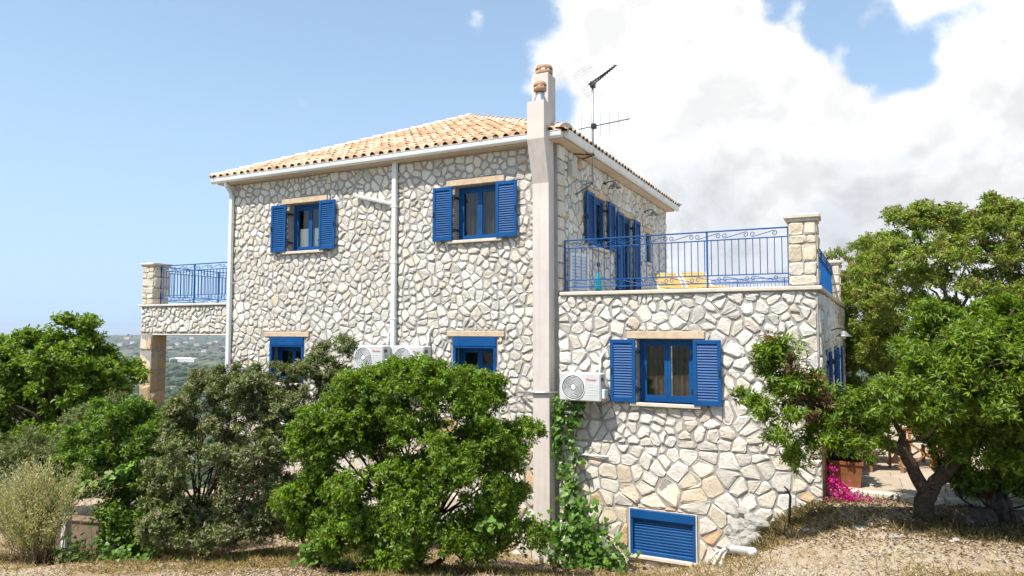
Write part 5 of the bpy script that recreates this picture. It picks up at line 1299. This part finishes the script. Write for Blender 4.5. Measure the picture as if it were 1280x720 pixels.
for i, (x, y) in enumerate(heap):
    q = onY(x, y, -.30 - .006 * (y - 640)); s = r.uniform(.085, .13); rock('rock', (q[0], q[1], max(q[2], gz(q[0], q[1]) + s * .3)), (s * 1.2, s, s * .9), 100 + i, 'pale rough rock in the tumbled heap beside the basement window', 'rock', None, (.36, .345, .31), 'rocks of the tumbled heap')
for i, (x, y, d) in enumerate(((1075, 660, 9.2), (1193, 668, 8.6), (1118, 668, 8.8), (1010, 668, 9.6), (690, 712, 10.4), (655, 714, 10.4))):
    q = atd(x, y, d); rock('rock', (q[0], q[1], gz(q[0], q[1])), (.07, .06, .04), 130 + i, 'small loose stone lying alone on the dry ground', 'rock', None, (.38, .35, .31), 'loose stones on the dry ground')
q = hit(910, 695); t = thing('pvc_pipe', tuple(q), 'broken white plastic pipe end lying by the rock heap', 'pipe'); e = hit(941, 698); q[2] += .11; e[2] += .08
m = MB(); m.tube([q, q * .5 + e * .5, e], .062, 14, False); m.tube([q, e], .055, 14, False); m.tube([e - (e - q) * .02, e], [.04, .061], 12); m.build('pipe', M_PVC, t, True)
for k, (x, y) in enumerate(((884, 703), (892, 704), (900, 706))):
    f_ = hit(x, y + 4); f_[2] += .03; md = q * .45 + f_ * .55 + np.array([0, 0, .09 - .03 * k]); m = MB(); m.tube([q + np.array([0, 0, .02 - .02 * k]), md, f_], .017, 8); m.build('hose', M_PVC, t, True)
# logs
def log(label, a, b, r0, seed, mat):
    rr = np.random.default_rng(seed); t = thing('log', tuple((a + b) / 2), label, 'log'); m = MB(); n = 14; P = []; rings = 7; d = Vector(b - a); s = d.cross(Vector((0, 0, 1))).normalized(); u = s.cross(d).normalized(); V = []
    for i in range(rings):
        c_ = Vector(a) + d * (i / (rings - 1))
        for k in range(n):
            an = 2 * math.pi * k / n; q_ = r0 * (1 + .09 * math.sin(3 * an + seed) + .05 * math.sin(7 * an) + rr.normal(0, .03)); V.append(c_ + (s * math.cos(an) + u * math.sin(an)) * q_)
    m.add(V, [(i * n + k, i * n + (k + 1) % n, (i + 1) * n + (k + 1) % n, (i + 1) * n + k) for i in range(rings - 1) for k in range(n)]); m.build('bark', mat, t, True)
    for i in (0, rings - 1):
        m = MB(); rg = V[i * n:(i + 1) * n]; cc = sum(rg, Vector()) / n; m.add(rg + [cc + (rg[k] - cc) * 0 for k in range(1)], [(k, (k + 1) % n, n) for k in range(n)]); m.build('cut_face', M_BARK, t)
a = hit(1196, 660); a[2] += .12; b = a + np.array([.42, .26, 0]); b[2] = gz(b[0], b[1]) + .12
log('short grey log lying at the right of the forked trunk', a, b, .14, 3, M_DEADWOOD)
a = atd(1262, 640, 9.2); a[2] = gz(a[0], a[1]) + .12; b = atd(1300, 642, 9.2); b[2] = gz(b[0], b[1]) + .12
log('grey log beyond the weathered stump', a, b, .13, 5, M_DEADWOOD)
q = atd(1253, 650, 9.3); z0 = gz(q[0], q[1]); rr = np.random.default_rng(9); t = thing('tree_stump', (q[0], q[1], z0), 'weathered splintered tree stump beside the short log', 'stump'); m = MB(); n = 16; V = []
for (k_, zz) in ((1.5, -.08), (1.1, .08), (.85, .2), (.8, .3), (.55, .34)):
    for k in range(n): an = 2 * math.pi * k / n; q_ = .15 * k_ * (1 + .25 * math.sin(4 * an + 1) + rr.normal(0, .06)); V.append((q[0] + q_ * math.cos(an), q[1] + q_ * math.sin(an), z0 + zz + (rr.normal(0, .05) if zz > .25 else 0)))
m.add(V, [(i * n + k, i * n + (k + 1) % n, (i + 1) * n + (k + 1) % n, (i + 1) * n + k) for i in range(4) for k in range(n)] + [tuple(4 * n + k for k in range(n))]); m.build('wood', M_DEADWOOD, t)
# bare dead branch stuck by the annex foot
q = atd(985, 635, 10.3); q[2] = gz(q[0], q[1]); m = MB(); m.tube([q - np.array([0, 0, .05]), atd(988, 620, 10.3), atd(984, 612, 10.3), atd(980, 608, 10.3)], [.022, .02, .016, .01], 6); m.tube([atd(987, 618, 10.3), atd(981, 614, 10.25)], .01, 5); tag(m.build('dead_branch', M_BLACK, None), 'crooked black dead branch standing at the annex foot', 'branch')
# low rendered garden wall and post at the left
q = atd(100, 650, 12.6); z0 = gz(q[0], q[1]); t = thing('garden_wall', (q[0], q[1], z0), 'low brown rendered wall half hidden under the leafy bush', 'wall'); L = local((q[0], q[1], z0), R(12)); m = MB(); m.bbox((-.45, -.1, -.3), (1.3, .1, .52), .015, L); m.build('wall', M_BEIGEWALL, t); m = MB(); m.bbox((-.48, -.13, .521), (1.33, .13, .56), .01, L); m.build('coping', M_BEIGEWALL, t)
q = atd(83, 660, 12.0); z0 = gz(q[0], q[1]); m = MB(); m.bbox((q[0] - .06, q[1] - .06, z0 - .2), (q[0] + .06, q[1] + .06, z0 + .95), .01); tag(m.build('gate_post', M_PVC), 'pale square post beside the low brown wall', 'post')

# ------------------------------------------------------------------ ground cover
def inview(n, rng, xr, yr):
    """random spots on the ground that the photograph's foreground shows"""
    out = []
    X = rng.uniform(*xr, n); Y = rng.uniform(*yr, n); return X, Y
rng = np.random.default_rng(91)
def scatter_ok(X, Y):
    inside = (X > W0 - .0) & (X < AX) & (Y > -.04); pat = (X > AX) & (Y > PY0 - .03); return ~(inside | pat)
# litter: dry leaves and straw lying flat
def ground_scatter(name, label, n, xr, yr, lr, wr, cols, wts, lift, tilt, seed, mat, cat, dens=None, curl=.15):
    rng = np.random.default_rng(seed); X, Y = rng.uniform(*xr, n), rng.uniform(*yr, n); ok = scatter_ok(X, Y)
    if dens is not None: ok &= rng.random(n) < dens(X, Y)
    X, Y = X[ok], Y[ok]; m = len(X); Z = ground(X, Y); d = rng.normal(size=(m, 3)); d[:, 2] = np.abs(d[:, 2]) * tilt + tilt * .3; d = unit(d); nr = unit(rng.normal(size=(m, 3)) * .35 + np.array([0, 0, 1]))
    V, F, C = leaves(rng, np.stack([X, Y, Z + lift * rng.random(m)], 1), d, nr, rng.uniform(*lr, m), rng.uniform(*wr, m), palette(rng, m, cols, wts, .18), .2, curl)
    tag(link(name, np_mesh(name, V, F, C), mat), label, cat, kind='stuff')
patch = lambda X, Y: np.clip((fbm(X * .9 + 3, Y * .9) - .36) * 4.5, .08, 1)
def gravel_zone(X, Y): return np.clip(((X - 2.2) * .35 + (-Y - 1.9) * .8) / 1.6, 0, 1)
ground_scatter('leaf_litter', 'brown fallen leaves and chaff on the ground', 60000, (-11, 12), (-8.5, .25), (.02, .06), (.010, .028), [(.20, .12, .06), (.30, .19, .10), (.40, .28, .15), (.13, .08, .045)], [3, 3, 2, 2], .02, .12, 92, M_DRY, 'litter', lambda X, Y: 1 - .65 * gravel_zone(X, Y))
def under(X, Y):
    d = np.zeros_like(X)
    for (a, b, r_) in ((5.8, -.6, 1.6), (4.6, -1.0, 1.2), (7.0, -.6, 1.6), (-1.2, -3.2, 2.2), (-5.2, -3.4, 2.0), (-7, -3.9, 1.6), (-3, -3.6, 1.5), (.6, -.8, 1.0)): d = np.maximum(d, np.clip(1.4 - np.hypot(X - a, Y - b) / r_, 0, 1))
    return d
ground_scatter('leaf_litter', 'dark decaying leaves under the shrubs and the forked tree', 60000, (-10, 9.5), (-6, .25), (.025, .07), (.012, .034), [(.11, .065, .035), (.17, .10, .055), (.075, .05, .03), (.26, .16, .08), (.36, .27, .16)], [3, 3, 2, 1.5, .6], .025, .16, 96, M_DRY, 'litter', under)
ground_scatter('dry_grass', 'dry straw coloured grass tufts', 120000, (-11, 12), (-8.5, .25), (.04, .13), (.004, .009), [(.42, .32, .15), (.34, .25, .11), (.50, .40, .22), (.24, .22, .08)], [3, 3, 2, 1], .0, 1.1, 93, M_DRY, 'grass', patch)
ground_scatter('weeds', 'low green and straw weeds at the foot of the annex', 16000, (3.0, 7.4), (-1.5, .28), (.05, .17), (.005, .012), [(.14, .12, .05), (.22, .165, .08), (.09, .10, .035), (.32, .235, .12)], [3, 3, 2, 3], .0, 1.0, 94, M_DRY, 'weeds', lambda X, Y: np.clip((fbm(X * 1.7, Y * 1.7) - .35) * 5, 0, 1))
ground_scatter('weeds', 'low weeds along the foot of the left bushes', 16000, (-10, .5), (-4.6, -2.2), (.05, .16), (.006, .014), [(.10, .16, .03), (.16, .20, .05), (.07, .11, .025), (.26, .22, .10)], [3, 3, 3, 2], .0, 1.2, 95, M_DRY, 'weeds', lambda X, Y: np.clip((fbm(X * 1.5, Y * 1.5) - .42) * 6, 0, 1))
n = 70000; X, Y = rng.uniform(-3, 12, n), rng.uniform(-8, .1, n); ok = scatter_ok(X, Y) & (rng.random(n) < gravel_zone(X, Y) * .92 + .05); X, Y = X[ok], Y[ok]; m = len(X); Z = ground(X, Y)
s = rng.gamma(3, .0024, m) + .004; oc = np.array([(1, 0, 0), (-1, 0, 0), (0, 1, 0), (0, -1, 0), (0, 0, 1), (0, 0, -1)], float)
V = (oc[None] * rng.uniform(.6, 1.25, (m, 6, 1))); a = rng.uniform(0, 6.28, m); ca, sa = np.cos(a)[:, None], np.sin(a)[:, None]
V = np.stack([V[..., 0] * ca - V[..., 1] * sa, V[..., 0] * sa + V[..., 1] * ca, V[..., 2] * .7], -1) * s[:, None, None] + np.stack([X, Y, Z + s * .3], 1)[:, None]
f8 = np.array([(0, 2, 4), (2, 1, 4), (1, 3, 4), (3, 0, 4), (2, 0, 5), (1, 2, 5), (3, 1, 5), (0, 3, 5)]); F = (np.arange(m)[:, None, None] * 6 + f8[None]).reshape(-1, 3)
gc = np.repeat(palette(rng, m, [(.50, .42, .33), (.42, .33, .24), (.56, .50, .42), (.34, .25, .17)], [3, 3, 2, 2], .1), 6, 0)
tag(link('gravel', np_mesh('gravel', V.reshape(-1, 3), F, gc), M_GRAVEL), 'pale gravel and stone chips on the drive', 'gravel', kind='stuff')

# ------------------------------------------------------------------ far country
rng = np.random.default_rng(99)
n = 16000; az = YAW + R(90) + rng.uniform(R(-10), R(52), n); rad = np.exp(rng.uniform(math.log(55), math.log(5600), n))
X, Y = CAM[0] + rad * np.cos(az), CAM[1] + rad * np.sin(az); ok = (fbm(X / 130., Y / 130.) > .40) | (rng.random(n) < .25); X, Y, rad = X[ok], Y[ok], rad[ok]; m = len(X); Z = ground(X, Y)
bm = bmesh.new(); bmesh.ops.create_icosphere(bm, subdivisions=1, radius=1); iv = np.array([v.co[:] for v in bm.verts]); if_ = np.array([[v.index for v in f_.verts] for f_ in bm.faces]); bm.free()
s = rng.uniform(1.6, 3.6, m) * np.clip(rad / 500, .75, 3.4) ** .8
V = iv[None] * rng.uniform(.6, 1.3, (m, len(iv), 1)) * np.stack([s * 1.25, s * 1.25, s * .8], 1)[:, None] + np.stack([X, Y, Z + s * .35], 1)[:, None]
F = (np.arange(m)[:, None, None] * len(iv) + if_[None]).reshape(-1, 3); gc = np.repeat(palette(rng, m, [(.045, .065, .026), (.06, .085, .034), (.085, .10, .048), (.035, .052, .022)], [3, 3, 2, 2], .15), len(iv), 0)
tag(link('far_woodland', np_mesh('far_woodland', V.reshape(-1, 3), F, gc), M_SCRUB), 'scrub and olive trees covering the far valley', 'woodland', kind='stuff')
def far_house(x, y, d, w, dp, h, label, roofm=True, group=None):
    p = atd(x, y, d); z = gz(p[0], p[1]); t = thing('far_house', (p[0], p[1], z), label, 'house', group); L = local((p[0], p[1], z - 1), YAW + rng.uniform(-.3, .3)); m = MB(); m.box((-w / 2, -dp / 2, 0), (w / 2, dp / 2, h + 1), L); m.build('wall', M_FARWHITE, t)
    m = MB(); e = .5; m.add([L(-w / 2 - e, -dp / 2 - e, h + 1.01), L(w / 2 + e, -dp / 2 - e, h + 1.01), L(w / 2 + e, dp / 2 + e, h + 1.01), L(-w / 2 - e, dp / 2 + e, h + 1.01), L(-w * .3, 0, h + 1 + dp * .22), L(w * .3, 0, h + 1 + dp * .22)], [(3, 2, 1, 0), (0, 1, 5, 4), (1, 2, 5), (2, 3, 4, 5), (3, 0, 4)]); m.build('roof', M_FARROOF if roofm else M_FARWHITE, t)
def ground_depth(x, y):
    for d in np.geomspace(60, 7000, 400):
        p = atd(x, y, d)
        if p[2] <= ground(np.array([p[0]]), np.array([p[1]]))[0]: return d
    return 5000
far_house(229, 452, ground_depth(229, 453), 46 * ground_depth(229, 453) / FPX * .8, 14, 4.5 * ground_depth(229, 453) / FPX * .9, 'long low white building among the trees of the far valley', False)
for (x, y) in ((222, 432), (233, 430), (246, 433), (262, 431), (270, 429), (166, 430), (150, 432), (20, 432), (8, 437), (255, 440), (213, 437), (34, 430), (278, 436), (240, 424), (160, 424)):
    d = ground_depth(x, y); far_house(x, y, d, min(30, 6 * d / FPX), min(20, 4 * d / FPX), min(9, 2.2 * d / FPX), 'small pale house on the distant wooded hillside', True, 'houses scattered over the far hills')

# ------------------------------------------------------------------ air
def hz_mat(nt, out):
    v = N(nt, 'ShaderNodeVolumePrincipled'); v.inputs['Color'].default_value = (.80, .88, 1.0, 1); v.inputs['Density'].default_value = HAZE; v.inputs['Anisotropy'].default_value = .2; nt.links.new(v.outputs[0], out.inputs['Volume'])
HAZE = .00010; USE_HAZE = True

hb = MB(); hb.box((-17000, -17000, -420), (17000, 17000, 60))
if USE_HAZE: M_HAZE = material('haze', hz_mat); tag(hb.build('haze', M_HAZE), 'thin blue summer haze filling the valley air', 'haze', kind='stuff')
